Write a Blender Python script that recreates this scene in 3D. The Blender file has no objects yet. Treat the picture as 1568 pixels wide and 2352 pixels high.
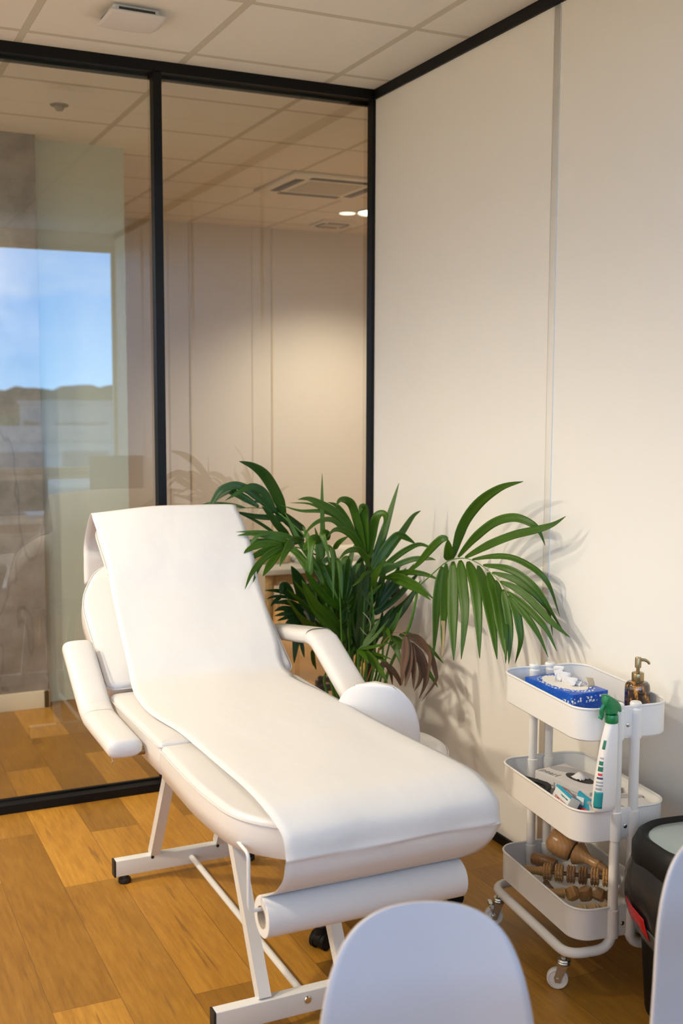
import bpy, bmesh, math, random
from mathutils import Vector, Matrix
random.seed(7)
PI = math.pi
S = bpy.context.scene
COL = S.collection

# ------------------------------------------------------------------ camera
cam_d = bpy.data.cameras.new('camera')
cam = bpy.data.objects.new('camera', cam_d)
COL.objects.link(cam)
_r = (0.9048351831339454, -0.42575213239474435, 0.002900538620255981)
_u = (0.04096664132427456, 0.09384181192859836, 0.9947439110809201)
_w = (0.4237865331290835, 0.8999604636289783, -0.10235300798289511)
CAM = Vector((-2.1398, -4.2251, 1.5677))
cam.matrix_world = Matrix(((_r[0], _u[0], -_w[0], CAM[0]), (_r[1], _u[1], -_w[1], CAM[1]), (_r[2], _u[2], -_w[2], CAM[2]), (0, 0, 0, 1)))
cam_d.sensor_fit = 'VERTICAL'
cam_d.sensor_height = 36.0
cam_d.lens = 2575.0 / 2352 * 36.0
cam_d.clip_start = 0.05
cam_d.clip_end = 600
cam_d.dof.use_dof = True
cam_d.dof.focus_distance = 3.15
cam_d.dof.aperture_fstop = 3.6
S.camera = cam

# ------------------------------------------------------------------ view
S.view_settings.view_transform = 'Standard'
S.view_settings.look = 'None'
S.view_settings.gamma = 1.0
S.view_settings.use_curve_mapping = False
S.view_settings.exposure = 0.09

# ------------------------------------------------------------------ node helpers
def new_mat(name):
    m = bpy.data.materials.new(name); m.use_nodes = True
    nt = m.node_tree; nt.nodes.clear()
    return m, nt
class NT:
    def __init__(s, nt): s.nt = nt
    def n(s, t, **kw):
        nd = s.nt.nodes.new(t)
        for k, v in kw.items():
            if k.startswith('i_'):
                key = k[2:]
                key = int(key) if key.isdigit() else key.replace('_', ' ')
                nd.inputs[key].default_value = v
            else: setattr(nd, k, v)
        return nd
    def l(s, a, b): s.nt.links.new(a, b)
    def math(s, op, a, b=None, clamp=False):
        nd = s.nt.nodes.new('ShaderNodeMath'); nd.operation = op; nd.use_clamp = clamp
        for i, x in enumerate((a, b)):
            if x is None: continue
            if isinstance(x, (int, float)): nd.inputs[i].default_value = x
            else: s.l(x, nd.inputs[i])
        return nd.outputs[0]
    def mix(s, fac, a, b, mode='MIX'):
        nd = s.nt.nodes.new('ShaderNodeMix'); nd.data_type = 'RGBA'; nd.blend_type = mode
        for i, x in ((0, fac), (6, a), (7, b)):
            if isinstance(x, (int, float, tuple)):
                nd.inputs[i].default_value = x if not isinstance(x, tuple) else (*x[:3], 1)
            else: s.l(x, nd.inputs[i])
        return nd.outputs[2]
    def ramp(s, fac, stops):
        nd = s.nt.nodes.new('ShaderNodeValToRGB')
        el = nd.color_ramp.elements
        while len(el) < len(stops): el.new(0.5)
        for e, (p, c) in zip(el, stops):
            e.position = p; e.color = (*c[:3], 1) if len(c) == 3 else c
        s.l(fac, nd.inputs[0])
        return nd.outputs[0]
    def coord(s, which='Object', scale=(1, 1, 1), rot=(0, 0, 0)):
        t = s.n('ShaderNodeTexCoord'); mp = s.n('ShaderNodeMapping')
        mp.inputs['Scale'].default_value = scale; mp.inputs['Rotation'].default_value = rot
        s.l(t.outputs[which], mp.inputs[0]); return mp.outputs[0]
    def noise(s, vec, scale=5, detail=3, rough=.5):
        nd = s.n('ShaderNodeTexNoise'); nd.inputs['Scale'].default_value = scale
        nd.inputs['Detail'].default_value = detail; nd.inputs['Roughness'].default_value = rough
        if vec is not None: s.l(vec, nd.inputs['Vector'])
        return nd.outputs['Fac']
    def bump(s, h, strength=.2, dist=.002):
        nd = s.n('ShaderNodeBump'); nd.inputs['Strength'].default_value = strength
        nd.inputs['Distance'].default_value = dist; s.l(h, nd.inputs['Height']); return nd.outputs[0]
    def pbr(s, color, rough=.5, metal=0., normal=None, **kw):
        b = s.n('ShaderNodeBsdfPrincipled'); o = s.n('ShaderNodeOutputMaterial')
        for key, x in (('Base Color', color), ('Roughness', rough), ('Metallic', metal)):
            if isinstance(x, tuple): b.inputs[key].default_value = (*x[:3], 1)
            elif isinstance(x, (int, float)): b.inputs[key].default_value = x
            else: s.l(x, b.inputs[key])
        if normal is not None: s.l(normal, b.inputs['Normal'])
        for k, v in kw.items(): b.inputs[k.replace('_', ' ')].default_value = v
        s.l(b.outputs[0], o.inputs[0]); return b

def plain(name, color, rough=.5, metal=0., bump=0., bscale=60., var=0.03, **kw):
    m, nt = new_mat(name); g = NT(nt)
    v = g.coord()
    nz = g.noise(v, bscale, 3)
    c = g.mix(g.math('MULTIPLY', g.noise(v, 3.1, 2), var * 2), color, tuple(x * .72 for x in color))
    nrm = g.bump(nz, bump, .001) if bump else None
    g.pbr(c, rough, metal, nrm, **kw)
    return m

# ------------------------------------------------------------------ world: overcast evening sky seen through the window
W = bpy.data.worlds.new('sky'); S.world = W; W.use_nodes = True
W.node_tree.nodes.clear(); g = NT(W.node_tree)
tc = g.n('ShaderNodeTexCoord')
sep = g.n('ShaderNodeSeparateXYZ'); g.l(tc.outputs['Generated'], sep.inputs[0])
mp = g.n('ShaderNodeMapping'); mp.inputs['Scale'].default_value = (1.6, 1.6, 7.5); mp.inputs['Location'].default_value = (.3, .2, .35)
g.l(tc.outputs['Generated'], mp.inputs[0])
cl = g.noise(mp.outputs[0], 2.3, 5, .55)
cl = g.ramp(cl, [(.40, (0, 0, 0)), (.66, (1, 1, 1))])
base = g.ramp(sep.outputs[2], [(.0, (.30, .62, 1.0)), (.14, (.13, .40, .90)), (.24, (.14, .20, .30)), (1., (.13, .17, .22))])
low = g.ramp(sep.outputs[2], [(.0, (1, 1, 1)), (.16, (1, 1, 1)), (.30, (.1, .1, .1))])
skyc = g.mix(g.math('MULTIPLY', g.math('MULTIPLY', cl, .6), low), base, (.80, .92, 1.0))
bg = g.n('ShaderNodeBackground'); g.l(skyc, bg.inputs[0]); bg.inputs[1].default_value = 7.0
wo = g.n('ShaderNodeOutputWorld'); g.l(bg.outputs[0], wo.inputs[0])

# daylight portal in the room's own window opening (guides sampling of the sky light)
def area(name, loc, rot, sx, sy, power, color, portal=False):
    d = bpy.data.lights.new(name, 'AREA'); d.shape = 'RECTANGLE'; d.size = sx; d.size_y = sy
    d.energy = power; d.color = color
    if portal: d.cycles.is_portal = True
    o = bpy.data.objects.new(name, d); o.location = loc; o.rotation_euler = rot; COL.objects.link(o); return o
area('window_daylight', (-2.05, -4.47, 1.68), (PI / 2, 0, 0), 4.0, 2.05, 1, (1, 1, 1), True)

ROOM_LAMPS = [(-3.3, -.75, 1.1), (-3.3, -2.05, .85), (-2.05, -.9, .20)]
LAMP_POWER = 252
HALL_LAMPS = [(1.42, 2.70, .16, 225), (-1.78, 1.12, .10, 60), (2.6, 0.9, .12, 220)]
WARM = (1.0, .885, .70)
HALL_WARM = (1.0, .83, .60)

# ------------------------------------------------------------------ mesh builder
class MB:
    def __init__(s): s.v = []; s.f = []; s.M = Matrix()
    def add(s, vs, fs, M=None):
        o = len(s.v); T = s.M if M is None else s.M @ M
        s.v += [tuple(T @ Vector(p)) for p in vs]
        s.f += [tuple(i + o for i in f) for f in fs]
        return s
    def box(s, c, d, rot=None, bev=0.0):
        x, y, z = [q / 2 for q in d]
        M = Matrix.Translation(c) @ (rot if rot is not None else Matrix())
        if bev <= 0:
            vs = [(a * x, b * y, e * z) for e in (-1, 1) for b in (-1, 1) for a in (-1, 1)]
            fs = [(0, 2, 3, 1), (4, 5, 7, 6), (0, 1, 5, 4), (2, 6, 7, 3), (0, 4, 6, 2), (1, 3, 7, 5)]
            return s.add(vs, fs, M)
        bm = bmesh.new(); bmesh.ops.create_cube(bm, size=1.0)
        for v in bm.verts: v.co = Vector((v.co.x * 2 * x, v.co.y * 2 * y, v.co.z * 2 * z))
        bmesh.ops.bevel(bm, geom=bm.edges[:], offset=bev, segments=3, profile=.5, affect='EDGES')
        bm.verts.index_update()
        s.add([v.co[:] for v in bm.verts], [[v.index for v in f.verts] for f in bm.faces], M); bm.free(); return s
    def tube(s, pts, r, seg=12, closed=False, cap=True, flat=None):
        pts = [Vector(p) for p in pts]; n = len(pts)
        rs = r if isinstance(r, (list, tuple)) else [r] * n
        rings = []; up = None
        for i, p in enumerate(pts):
            a = pts[i - 1] if (i > 0 or closed) else p
            b = pts[(i + 1) % n] if (i < n - 1 or closed) else p
            t = (b - a).normalized()
            if up is None:
                up = Vector((0, 0, 1)) if abs(t.z) < .9 else Vector((1, 0, 0))
            side = t.cross(up).normalized(); up = side.cross(t).normalized()
            ring = []
            for k in range(seg):
                th = 2 * PI * k / seg
                w = flat if flat else 1.0
                ring.append(tuple(p + side * math.cos(th) * rs[i] + up * math.sin(th) * rs[i] * w))
            rings.append(ring)
        vs = [q for ring in rings for q in ring]; fs = []
        m = n if closed else n - 1
        for i in range(m):
            for k in range(seg):
                a = i * seg + k; b = i * seg + (k + 1) % seg
                c = ((i + 1) % n) * seg + (k + 1) % seg; d = ((i + 1) % n) * seg + k
                fs.append((a, b, c, d))
        if cap and not closed:
            fs.append(tuple(reversed(range(seg)))); fs.append(tuple((n - 1) * seg + k for k in range(seg)))
        return s.add(vs, fs)
    def cyl(s, p0, p1, r, seg=20, r1=None): return s.tube([p0, p1], [r, r if r1 is None else r1], seg)
    def lathe(s, prof, seg=32, M=None, cap=None):
        vs = []; fs = []; n = len(prof)
        for (r, z) in prof:
            for k in range(seg):
                a = 2 * PI * k / seg; vs.append((r * math.cos(a), r * math.sin(a), z))
        for i in range(n - 1):
            for k in range(seg):
                k2 = (k + 1) % seg
                fs.append((i * seg + k, i * seg + k2, (i + 1) * seg + k2, (i + 1) * seg + k))
        if cap is None: cap = prof[0] != prof[-1]
        if cap and prof[0][0] > 1e-5: fs.append(tuple(reversed(range(seg))))
        if cap and prof[-1][0] > 1e-5: fs.append(tuple((n - 1) * seg + k for k in range(seg)))
        return s.add(vs, fs, M)
    def grid(s, fn, nu, nv, flip=False):
        vs = [tuple(fn(i / nu, j / nv)) for j in range(nv + 1) for i in range(nu + 1)]
        fs = []
        for j in range(nv):
            for i in range(nu):
                a = j * (nu + 1) + i
                q = (a, a + 1, a + nu + 2, a + nu + 1)
                fs.append(tuple(reversed(q)) if flip else q)
        return s.add(vs, fs)
    def loft(s, rings, cap=True):
        n = len(rings[0]); vs = [p for r in rings for p in r]; fs = []
        for i in range(len(rings) - 1):
            for k in range(n):
                k2 = (k + 1) % n
                fs.append((i * n + k, i * n + k2, (i + 1) * n + k2, (i + 1) * n + k))
        if cap:
            fs.append(tuple(reversed(range(n)))); fs.append(tuple((len(rings) - 1) * n + k for k in range(n)))
        return s.add(vs, fs)
    def build(s, name, mat, parent=None, smooth=40, solid=0, sub=0, offset=0):
        me = bpy.data.meshes.new(name)
        bm = bmesh.new()
        vv = [bm.verts.new(p) for p in s.v]
        for f in s.f:
            try: bm.faces.new([vv[i] for i in f])
            except ValueError: pass
        bmesh.ops.remove_doubles(bm, verts=bm.verts[:], dist=1e-6)
        if not solid: bmesh.ops.recalc_face_normals(bm, faces=bm.faces[:])
        bm.to_mesh(me); bm.free()
        for p in me.polygons: p.use_smooth = smooth > 0
        if smooth > 0: me.set_sharp_from_angle(angle=math.radians(smooth))
        me.materials.append(mat)
        o = bpy.data.objects.new(name, me); COL.objects.link(o)
        if parent is not None: o.parent = parent
        if solid:
            md = o.modifiers.new('thickness', 'SOLIDIFY'); md.thickness = solid; md.offset = offset
        if sub:
            md = o.modifiers.new('smooth', 'SUBSURF'); md.levels = sub; md.render_levels = sub
        return o

def smooth_path(pts, n=6, closed=False):
    P = [Vector(p) for p in pts]; N = len(P); out = []
    rng = range(N if closed else N - 1)
    for i in rng:
        p0 = P[i - 1] if (i > 0 or closed) else P[0]; p1 = P[i]; p2 = P[(i + 1) % N]
        p3 = P[(i + 2) % N] if (i + 2 < N or closed) else P[-1]
        for k in range(n):
            t = k / n
            out.append(.5 * ((2 * p1) + (p2 - p0) * t + (2 * p0 - 5 * p1 + 4 * p2 - p3) * t * t + (3 * p1 - p0 - 3 * p2 + p3) * t ** 3))
    if not closed: out.append(P[-1])
    return out
def round_path(pts, r, n=6):
    """polyline with filleted corners"""
    P = [Vector(p) for p in pts]; out = [P[0]]
    for i in range(1, len(P) - 1):
        a = (P[i - 1] - P[i]); b = (P[i + 1] - P[i])
        d = min(r, a.length * .49, b.length * .49)
        A = P[i] + a.normalized() * d; B = P[i] + b.normalized() * d
        for k in range(n + 1):
            t = k / n
            out.append(A * (1 - t) ** 2 + P[i] * 2 * t * (1 - t) + B * t * t)
    out.append(P[-1]); return out
def rrect(hx, hy, r, n=6):
    pts = []
    for sx, sy, a0 in ((1, 1, 0), (-1, 1, 90), (-1, -1, 180), (1, -1, 270)):
        for i in range(n + 1):
            t = math.radians(a0 + 90 * i / n)
            pts.append((sx * (hx - r) + r * math.cos(t), sy * (hy - r) + r * math.sin(t)))
    return pts
def round_poly(P, rad, n=5):
    """closed 2D polygon with filleted corners"""
    out = []; N = len(P)
    for i in range(N):
        p = Vector(P[i]); a = Vector(P[i - 1]) - p; b = Vector(P[(i + 1) % N]) - p
        r = rad[i] if isinstance(rad, (list, tuple)) else rad
        d = min(r, a.length * .48, b.length * .48)
        A = p + a.normalized() * d; B = p + b.normalized() * d
        for k in range(n + 1):
            t = k / n
            q = A * (1 - t) ** 2 + p * 2 * t * (1 - t) + B * t * t
            out.append((q.x, q.y))
    return out
def inset(P, d):
    N = len(P); out = []
    for i in range(N):
        a = Vector(P[i - 1]); b = Vector(P[(i + 1) % N]); t = (b - a)
        if t.length < 1e-9: out.append(P[i]); continue
        t.normalize(); nrm = Vector((-t.y, t.x))
        out.append((P[i][0] + nrm.x * d, P[i][1] + nrm.y * d))
    return out
def cushion(mb, outline, th, e=.02, crown=.008, M=None):
    """padded slab: top at z=0, bottom at -th, counter-clockwise outline"""
    rings = []
    rings.append([(x, y, -th) for x, y in inset(outline, e * .8)])
    rings.append([(x, y, -th + e * .3) for x, y in inset(outline, e * .15)])
    rings.append([(x, y, -th * .5) for x, y in inset(outline, -.003)])
    for k in range(6):
        a = k / 5 * PI / 2
        rings.append([(x, y, -e + e * math.sin(a)) for x, y in inset(outline, e * (1 - math.cos(a)))])
    cx = sum(p[0] for p in outline) / len(outline); cy = sum(p[1] for p in outline) / len(outline)
    last = rings[-1]
    for f, h in ((.75, .5), (.45, .85), (.15, 1.)):
        rings.append([(cx + (x - cx) * f, cy + (y - cy) * f, crown * h) for x, y, z in last])
    old = mb.M
    if M is not None: mb.M = mb.M @ M
    mb.loft(rings); mb.M = old

def set_tags(o, label=None, cat=None, group=None, kind=None):
    if label: o['label'] = label
    if cat: o['category'] = cat
    if group: o['group'] = group
    if kind: o['kind'] = kind
    return o
def thing(name, label, cat, loc=(0, 0, 0), rz=0, group=None):
    o = bpy.data.objects.new(name, None); COL.objects.link(o); o.empty_display_size = .05
    o.location = loc; o.rotation_euler = (0, 0, rz)
    return set_tags(o, label, cat, group)
def struct(o): o['kind'] = 'structure'; return o
def copy_tree(o, parent=None):
    c = o.copy(); COL.objects.link(c)
    if parent is not None: c.parent = parent
    for ch in [q for q in bpy.data.objects if q.parent == o]: copy_tree(ch, c)
    return c
def text_mesh(name, body, size, mat, parent, loc, rot, extrude=.0003, align='LEFT', sx=1):
    cu = bpy.data.curves.new(name, 'FONT'); cu.body = body; cu.size = size; cu.extrude = extrude; cu.align_x = align
    tmp = bpy.data.objects.new('tmp', cu); COL.objects.link(tmp)
    dg = bpy.context.evaluated_depsgraph_get(); me = bpy.data.meshes.new_from_object(tmp.evaluated_get(dg))
    bpy.data.objects.remove(tmp); bpy.data.curves.remove(cu)
    me.materials.clear(); me.materials.append(mat); me.name = name
    o = bpy.data.objects.new(name, me); COL.objects.link(o)
    if parent is not None: o.parent = parent
    o.matrix_local = Matrix.Translation(loc) @ rot @ Matrix.Diagonal((sx, 1, 1, 1))
    return o

# ------------------------------------------------------------------ materials
H = 2.816
def floor_material():
    m, nt = new_mat('oak_planks'); g = NT(nt)
    t = g.n('ShaderNodeTexCoord'); sp = g.n('ShaderNodeSeparateXYZ'); g.l(t.outputs['Object'], sp.inputs[0])
    x, y = sp.outputs[0], sp.outputs[1]
    u = g.math('DIVIDE', g.math('ADD', x, 1.113 + 17.8), .178)
    row = g.math('FLOOR', u); fu = g.math('SUBTRACT', u, row)
    wn = g.n('ShaderNodeTexWhiteNoise', noise_dimensions='1D'); g.l(row, wn.inputs['W'])
    v = g.math('DIVIDE', g.math('ADD', g.math('ADD', y, 24.6), g.math('MULTIPLY', wn.outputs['Value'], 1.22)), 1.22)
    cell = g.math('FLOOR', v); fv = g.math('SUBTRACT', v, cell)
    cmb = g.n('ShaderNodeCombineXYZ'); g.l(row, cmb.inputs[0]); g.l(cell, cmb.inputs[1])
    wn2 = g.n('ShaderNodeTexWhiteNoise', noise_dimensions='2D'); g.l(cmb.outputs[0], wn2.inputs['Vector'])
    rnd = wn2.outputs['Value']
    # grain coordinates shifted for every plank
    off = g.n('ShaderNodeVectorMath', operation='MULTIPLY_ADD')
    g.l(wn2.outputs['Color'], off.inputs[0]); off.inputs[1].default_value = (7, 7, 7); g.l(t.outputs['Object'], off.inputs[2])
    mp = g.n('ShaderNodeMapping'); mp.inputs['Scale'].default_value = (1, .085, 1); g.l(off.outputs[0], mp.inputs[0])
    fine = g.noise(mp.outputs[0], 95, 5, .65)
    mp2 = g.n('ShaderNodeMapping'); mp2.inputs['Scale'].default_value = (1, .28, 1); g.l(off.outputs[0], mp2.inputs[0])
    big = g.noise(mp2.outputs[0], 9, 4, .6)
    mp3 = g.n('ShaderNodeMapping'); mp3.inputs['Scale'].default_value = (1, .4, 1); g.l(off.outputs[0], mp3.inputs[0])
    vor = g.n('ShaderNodeTexVoronoi'); vor.inputs['Scale'].default_value = 5.5; g.l(mp3.outputs[0], vor.inputs['Vector'])
    knot = g.ramp(vor.outputs['Distance'], [(.0, (1, 1, 1)), (.055, (0, 0, 0))])
    c = g.ramp(big, [(.28, (.32, .145, .020)), (.5, (.46, .225, .034)), (.72, (.58, .31, .055))])
    c = g.mix(.55, c, g.ramp(fine, [(.3, (.28, .125, .018)), (.52, (.47, .235, .036)), (.75, (.62, .34, .065))]))
    tone = g.ramp(rnd, [(0, (.60, .57, .50)), (.35, (.76, .74, .70)), (.7, (.90, .89, .87)), (1, (1.06, 1.04, .98))])
    c = g.mix(1.0, c, tone, 'MULTIPLY'); c = g.mix(1.0, c, (1.0, .97, .78), 'MULTIPLY')
    c = g.mix(g.math('MULTIPLY', knot, .7), c, (.10, .045, .015))
    mp4 = g.n('ShaderNodeMapping'); mp4.inputs['Scale'].default_value = (1, .05, 1); g.l(off.outputs[0], mp4.inputs[0])
    crack = g.ramp(g.noise(mp4.outputs[0], 38, 3, .7), [(.30, (1, 1, 1)), (.36, (0, 0, 0))])
    c = g.mix(g.math('MULTIPLY', crack, .45), c, (.12, .055, .018))
    eu = g.math('MINIMUM', fu, g.math('SUBTRACT', 1, fu)); ev = g.math('MINIMUM', fv, g.math('SUBTRACT', 1, fv))
    seam = g.math('MAXIMUM', g.math('LESS_THAN', eu, .006), g.math('LESS_THAN', ev, .0009))
    c = g.mix(g.math('MULTIPLY', seam, .55), c, (.09, .04, .015))
    h = g.math('SUBTRACT', g.math('MULTIPLY', fine, .35), seam)
    rough = g.math('ADD', g.math('MULTIPLY', fine, .18), .34)
    g.pbr(c, rough, 0, g.bump(h, .25, .001))
    return m
def ceiling_material():
    m, nt = new_mat('ceiling_tiles'); g = NT(nt)
    t = g.n('ShaderNodeTexCoord'); sp = g.n('ShaderNodeSeparateXYZ'); g.l(t.outputs['Object'], sp.inputs[0])
    u = g.math('DIVIDE', g.math('ADD', sp.outputs[0], .2255 + 12), .6); v = g.math('DIVIDE', g.math('ADD', sp.outputs[1], .1347 + 12), .6)
    def edge(a, w):
        f = g.math('SUBTRACT', a, g.math('FLOOR', a)); return g.math('MINIMUM', f, g.math('SUBTRACT', 1, f))
    eu = edge(u, 0); ev = edge(v, 0); e = g.math('MINIMUM', eu, ev)
    bar = g.math('LESS_THAN', e, .020)
    gap = g.math('MULTIPLY', g.math('LESS_THAN', e, .0225), g.math('SUBTRACT', 1, bar))
    nz = g.noise(t.outputs['Object'], 260, 3, .7)
    c = g.mix(g.math('MULTIPLY', nz, .25), (.82, .80, .76), (.60, .58, .54))
    c = g.mix(bar, c, (.58, .555, .48)); c = g.mix(g.math('MULTIPLY', gap, .6), c, (.25, .22, .18))
    h = g.math('ADD', g.math('MULTIPLY', g.math('SUBTRACT', 1, bar), -.6), g.math('MULTIPLY', nz, .15))
    g.pbr(c, .8, 0, g.bump(h, .6, .003), Specular_IOR_Level=.2)
    return m
def glass_material(name, refl=.13, tint=(.97, .985, .97), rough=0.0):
    m, nt = new_mat(name); g = NT(nt)
    lw = g.n('ShaderNodeFresnel'); lw.inputs[0].default_value = 1.5
    geo = g.n('ShaderNodeNewGeometry')
    front = g.math('SUBTRACT', 1, geo.outputs['Backfacing'])
    fac = g.math('MULTIPLY', g.math('MULTIPLY', lw.outputs[0], refl / .04), front, True)
    tr = g.n('ShaderNodeBsdfTransparent'); tr.inputs[0].default_value = (*tint, 1)
    gl = g.n('ShaderNodeBsdfAnisotropic') if False else g.n('ShaderNodeBsdfGlossy'); gl.inputs['Roughness'].default_value = rough
    mx = g.n('ShaderNodeMixShader'); o = g.n('ShaderNodeOutputMaterial')
    g.l(fac, mx.inputs[0]); g.l(tr.outputs[0], mx.inputs[1]); g.l(gl.outputs[0], mx.inputs[2]); g.l(mx.outputs[0], o.inputs[0])
    return m
def wood_material(name, ca, cb, scale=(1, 1, 9), s=22, rough=.35):
    m, nt = new_mat(name); g = NT(nt)
    v = g.coord('Object', scale)
    n1 = g.noise(v, s, 4, .6)
    wv = g.n('ShaderNodeTexWave'); wv.inputs['Scale'].default_value = s * .7; wv.inputs['Distortion'].default_value = 5; wv.inputs['Detail'].default_value = 2
    g.l(v, wv.inputs['Vector'])
    c = g.mix(g.math('ADD', g.math('MULTIPLY', n1, .6), g.math('MULTIPLY', wv.outputs['Fac'], .4)), ca, cb)
    g.pbr(c, rough, 0, g.bump(n1, .1, .0005)); return m
def leaf_material(name, ca, cb, rough=.42, trans=.25):
    m, nt = new_mat(name); g = NT(nt)
    uv = g.n('ShaderNodeUVMap'); sp = g.n('ShaderNodeSeparateXYZ'); g.l(uv.outputs[0], sp.inputs[0])
    vein = g.n('ShaderNodeTexNoise'); vein.inputs['Scale'].default_value = 1.0; vein.inputs['Detail'].default_value = 2
    cm = g.n('ShaderNodeCombineXYZ'); g.l(g.math('MULTIPLY', sp.outputs[0], 26), cm.inputs[0]); g.l(g.math('MULTIPLY', sp.outputs[1], 1.2), cm.inputs[1]); g.l(sp.outputs[2], cm.inputs[2])
    g.l(cm.outputs[0], vein.inputs['Vector'])
    big = g.noise(g.coord(), 9, 2)
    c = g.mix(vein.outputs['Fac'], ca, cb)
    c = g.mix(g.math('MULTIPLY', big, .5), c, tuple(q * .45 for q in ca))
    b = g.pbr(c, rough, 0, g.bump(vein.outputs['Fac'], .5, .0008))
    tl = g.n('ShaderNodeBsdfTranslucent'); g.l(g.mix(.5, c, cb), tl.inputs[0])
    mx = g.n('ShaderNodeMixShader'); mx.inputs[0].default_value = trans
    o = [q for q in nt.nodes if q.type == 'OUTPUT_MATERIAL'][0]
    g.l(b.outputs[0], mx.inputs[1]); g.l(tl.outputs[0], mx.inputs[2]); g.l(mx.outputs[0], o.inputs[0])
    return m
def wall_material():
    m, nt = new_mat('wall_panel_vinyl'); g = NT(nt)
    v = g.coord(); n1 = g.noise(v, 900, 2, .6); n2 = g.noise(v, 1.4, 2)
    c = g.mix(g.math('MULTIPLY', n2, .15), (.88, .855, .80), (.84, .81, .75))
    g.pbr(c, .48, 0, g.bump(n1, .08, .0003), Specular_IOR_Level=.35); return m
def concrete_material():
    m, nt = new_mat('grey_concrete'); g = NT(nt)
    v = g.coord(); n1 = g.noise(v, 5, 5, .62); n2 = g.noise(v, 40, 4)
    c = g.ramp(n1, [(.3, (.20, .18, .165)), (.55, (.33, .30, .28)), (.75, (.42, .39, .37))])
    vo = g.n('ShaderNodeTexVoronoi'); vo.feature = 'DISTANCE_TO_EDGE'; vo.inputs['Scale'].default_value = 1.6
    cv = g.coord('Object', (1, 1, .35)); dn = g.n('ShaderNodeVectorMath', operation='MULTIPLY_ADD')
    nn = g.n('ShaderNodeTexNoise'); nn.inputs['Scale'].default_value = 6; g.l(cv, nn.inputs['Vector'])
    g.l(nn.outputs['Color'], dn.inputs[0]); dn.inputs[1].default_value = (.35, .35, .35); g.l(cv, dn.inputs[2]); g.l(dn.outputs[0], vo.inputs['Vector'])
    cr = g.ramp(vo.outputs['Distance'], [(0, (1, 1, 1)), (.012, (0, 0, 0))])
    c = g.mix(g.math('MULTIPLY', cr, .5), c, (.12, .11, .12))
    g.pbr(c, .8, 0, g.bump(n2, .2, .002)); return m

M_ = {}
M_['floor'] = floor_material(); M_['ceiling'] = ceiling_material(); M_['wall'] = wall_material()
M_['concrete'] = concrete_material()
M_['hall_wall'] = plain('hall_wall_paint', (.66, .63, .60), .55, bump=.05)
M_['panel'] = plain('pale_green_panel', (.62, .66, .58), .45)
M_['skirting'] = plain('cream_skirting', (.80, .72, .58), .45)
M_['black_frame'] = plain('black_aluminium', (.004, .004, .0045), .5, 0, bump=.03, bscale=400, Specular_IOR_Level=.25)
M_['glass'] = glass_material('partition_glass', .145)
M_['window_glass'] = glass_material('window_glass', .05, (.98, .99, 1.0))
M_['strip'] = plain('cream_seam_strip', (.86, .83, .76), .38, Specular_IOR_Level=.7)
M_['white_vinyl'] = plain('white_vinyl', (.68, .65, .625), .33, bump=.12, bscale=120, var=.02, Specular_IOR_Level=.45)
M_['grey_vinyl'] = plain('stool_vinyl', (.80, .77, .745), .38, bump=.10, bscale=140, var=.02)
m, nt = new_mat('white_paper'); g = NT(nt); cc = g.coord('Object', (1, .55, 1)); n1 = g.noise(cc, 7, 3, .5); n2 = g.noise(cc, 300, 2)
g.pbr(g.mix(n2, (.72, .705, .695), (.69, .675, .665)), .75, 0, g.bump(g.math('ADD', n1, g.math('MULTIPLY', n2, .012)), .55, .012), Specular_IOR_Level=.2); M_['paper'] = m
M_['paper_end'] = plain('paper_roll_end', (.78, .72, .62), .8)
M_['card_tube'] = plain('card_core', (.42, .35, .27), .8)
M_['frame_paint'] = plain('light_grey_enamel', (.72, .72, .71), .32, bump=.03, bscale=300)
M_['black_rubber'] = plain('black_rubber', (.014, .013, .013), .55)
M_['black_plastic'] = plain('black_plastic', (.008, .008, .0085), .48, Specular_IOR_Level=.2); M_['matt_black'] = plain('matt_black', (.006, .006, .006), .8, Specular_IOR_Level=.15)
M_['chrome'] = plain('chrome', (.72, .72, .70), .13, 1.0)
M_['zinc'] = plain('zinc_plate', (.62, .62, .57), .25, 1.0)
M_['trolley'] = plain('trolley_white_enamel', (.80, .78, .745), .32, bump=.05, bscale=260, var=.015)
M_['caster_white'] = plain('caster_tyre', (.78, .74, .69), .45)
M_['shell'] = plain('white_shell_plastic', (.52, .495, .525), .42, bump=.04, bscale=240)
M_['pale_wood'] = wood_material('pale_beech', (.62, .42, .20), (.48, .29, .12), (1, 1, .15), 30)
M_['tool_light'] = wood_material('tool_wood_light', (.62, .36, .13), (.42, .20, .055), (1, 1, .2), 60, .3)
M_['tool_dark'] = wood_material('tool_wood_dark', (.34, .17, .065), (.22, .10, .035), (1, 1, .2), 60, .33)
M_['tool_mid'] = wood_material('tool_wood_mid', (.46, .26, .11), (.33, .165, .06), (1, .2, 1), 45, .28)
M_['pot'] = plain('dark_planter', (.045, .042, .04), .5)
M_['soil'] = plain('potting_soil', (.035, .022, .014), .95, bump=1, bscale=90)
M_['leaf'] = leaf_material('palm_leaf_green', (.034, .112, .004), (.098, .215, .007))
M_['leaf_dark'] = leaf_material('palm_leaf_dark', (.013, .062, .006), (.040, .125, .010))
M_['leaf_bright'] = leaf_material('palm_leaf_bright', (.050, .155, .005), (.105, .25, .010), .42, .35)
M_['leaf_brown'] = leaf_material('palm_leaf_brown', (.085, .043, .022), (.25, .13, .065), .7, .12)
M_['leaf_tan'] = leaf_material('palm_leaf_tan', (.42, .30, .14), (.60, .46, .25), .7, .2)
M_['stem'] = plain('palm_stem', (.075, .20, .022), .45)
M_['stem_brown'] = plain('palm_stem_brown', (.30, .12, .04), .6)
M_['thread'] = plain('dry_fibre', (.62, .52, .34), .8)
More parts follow.
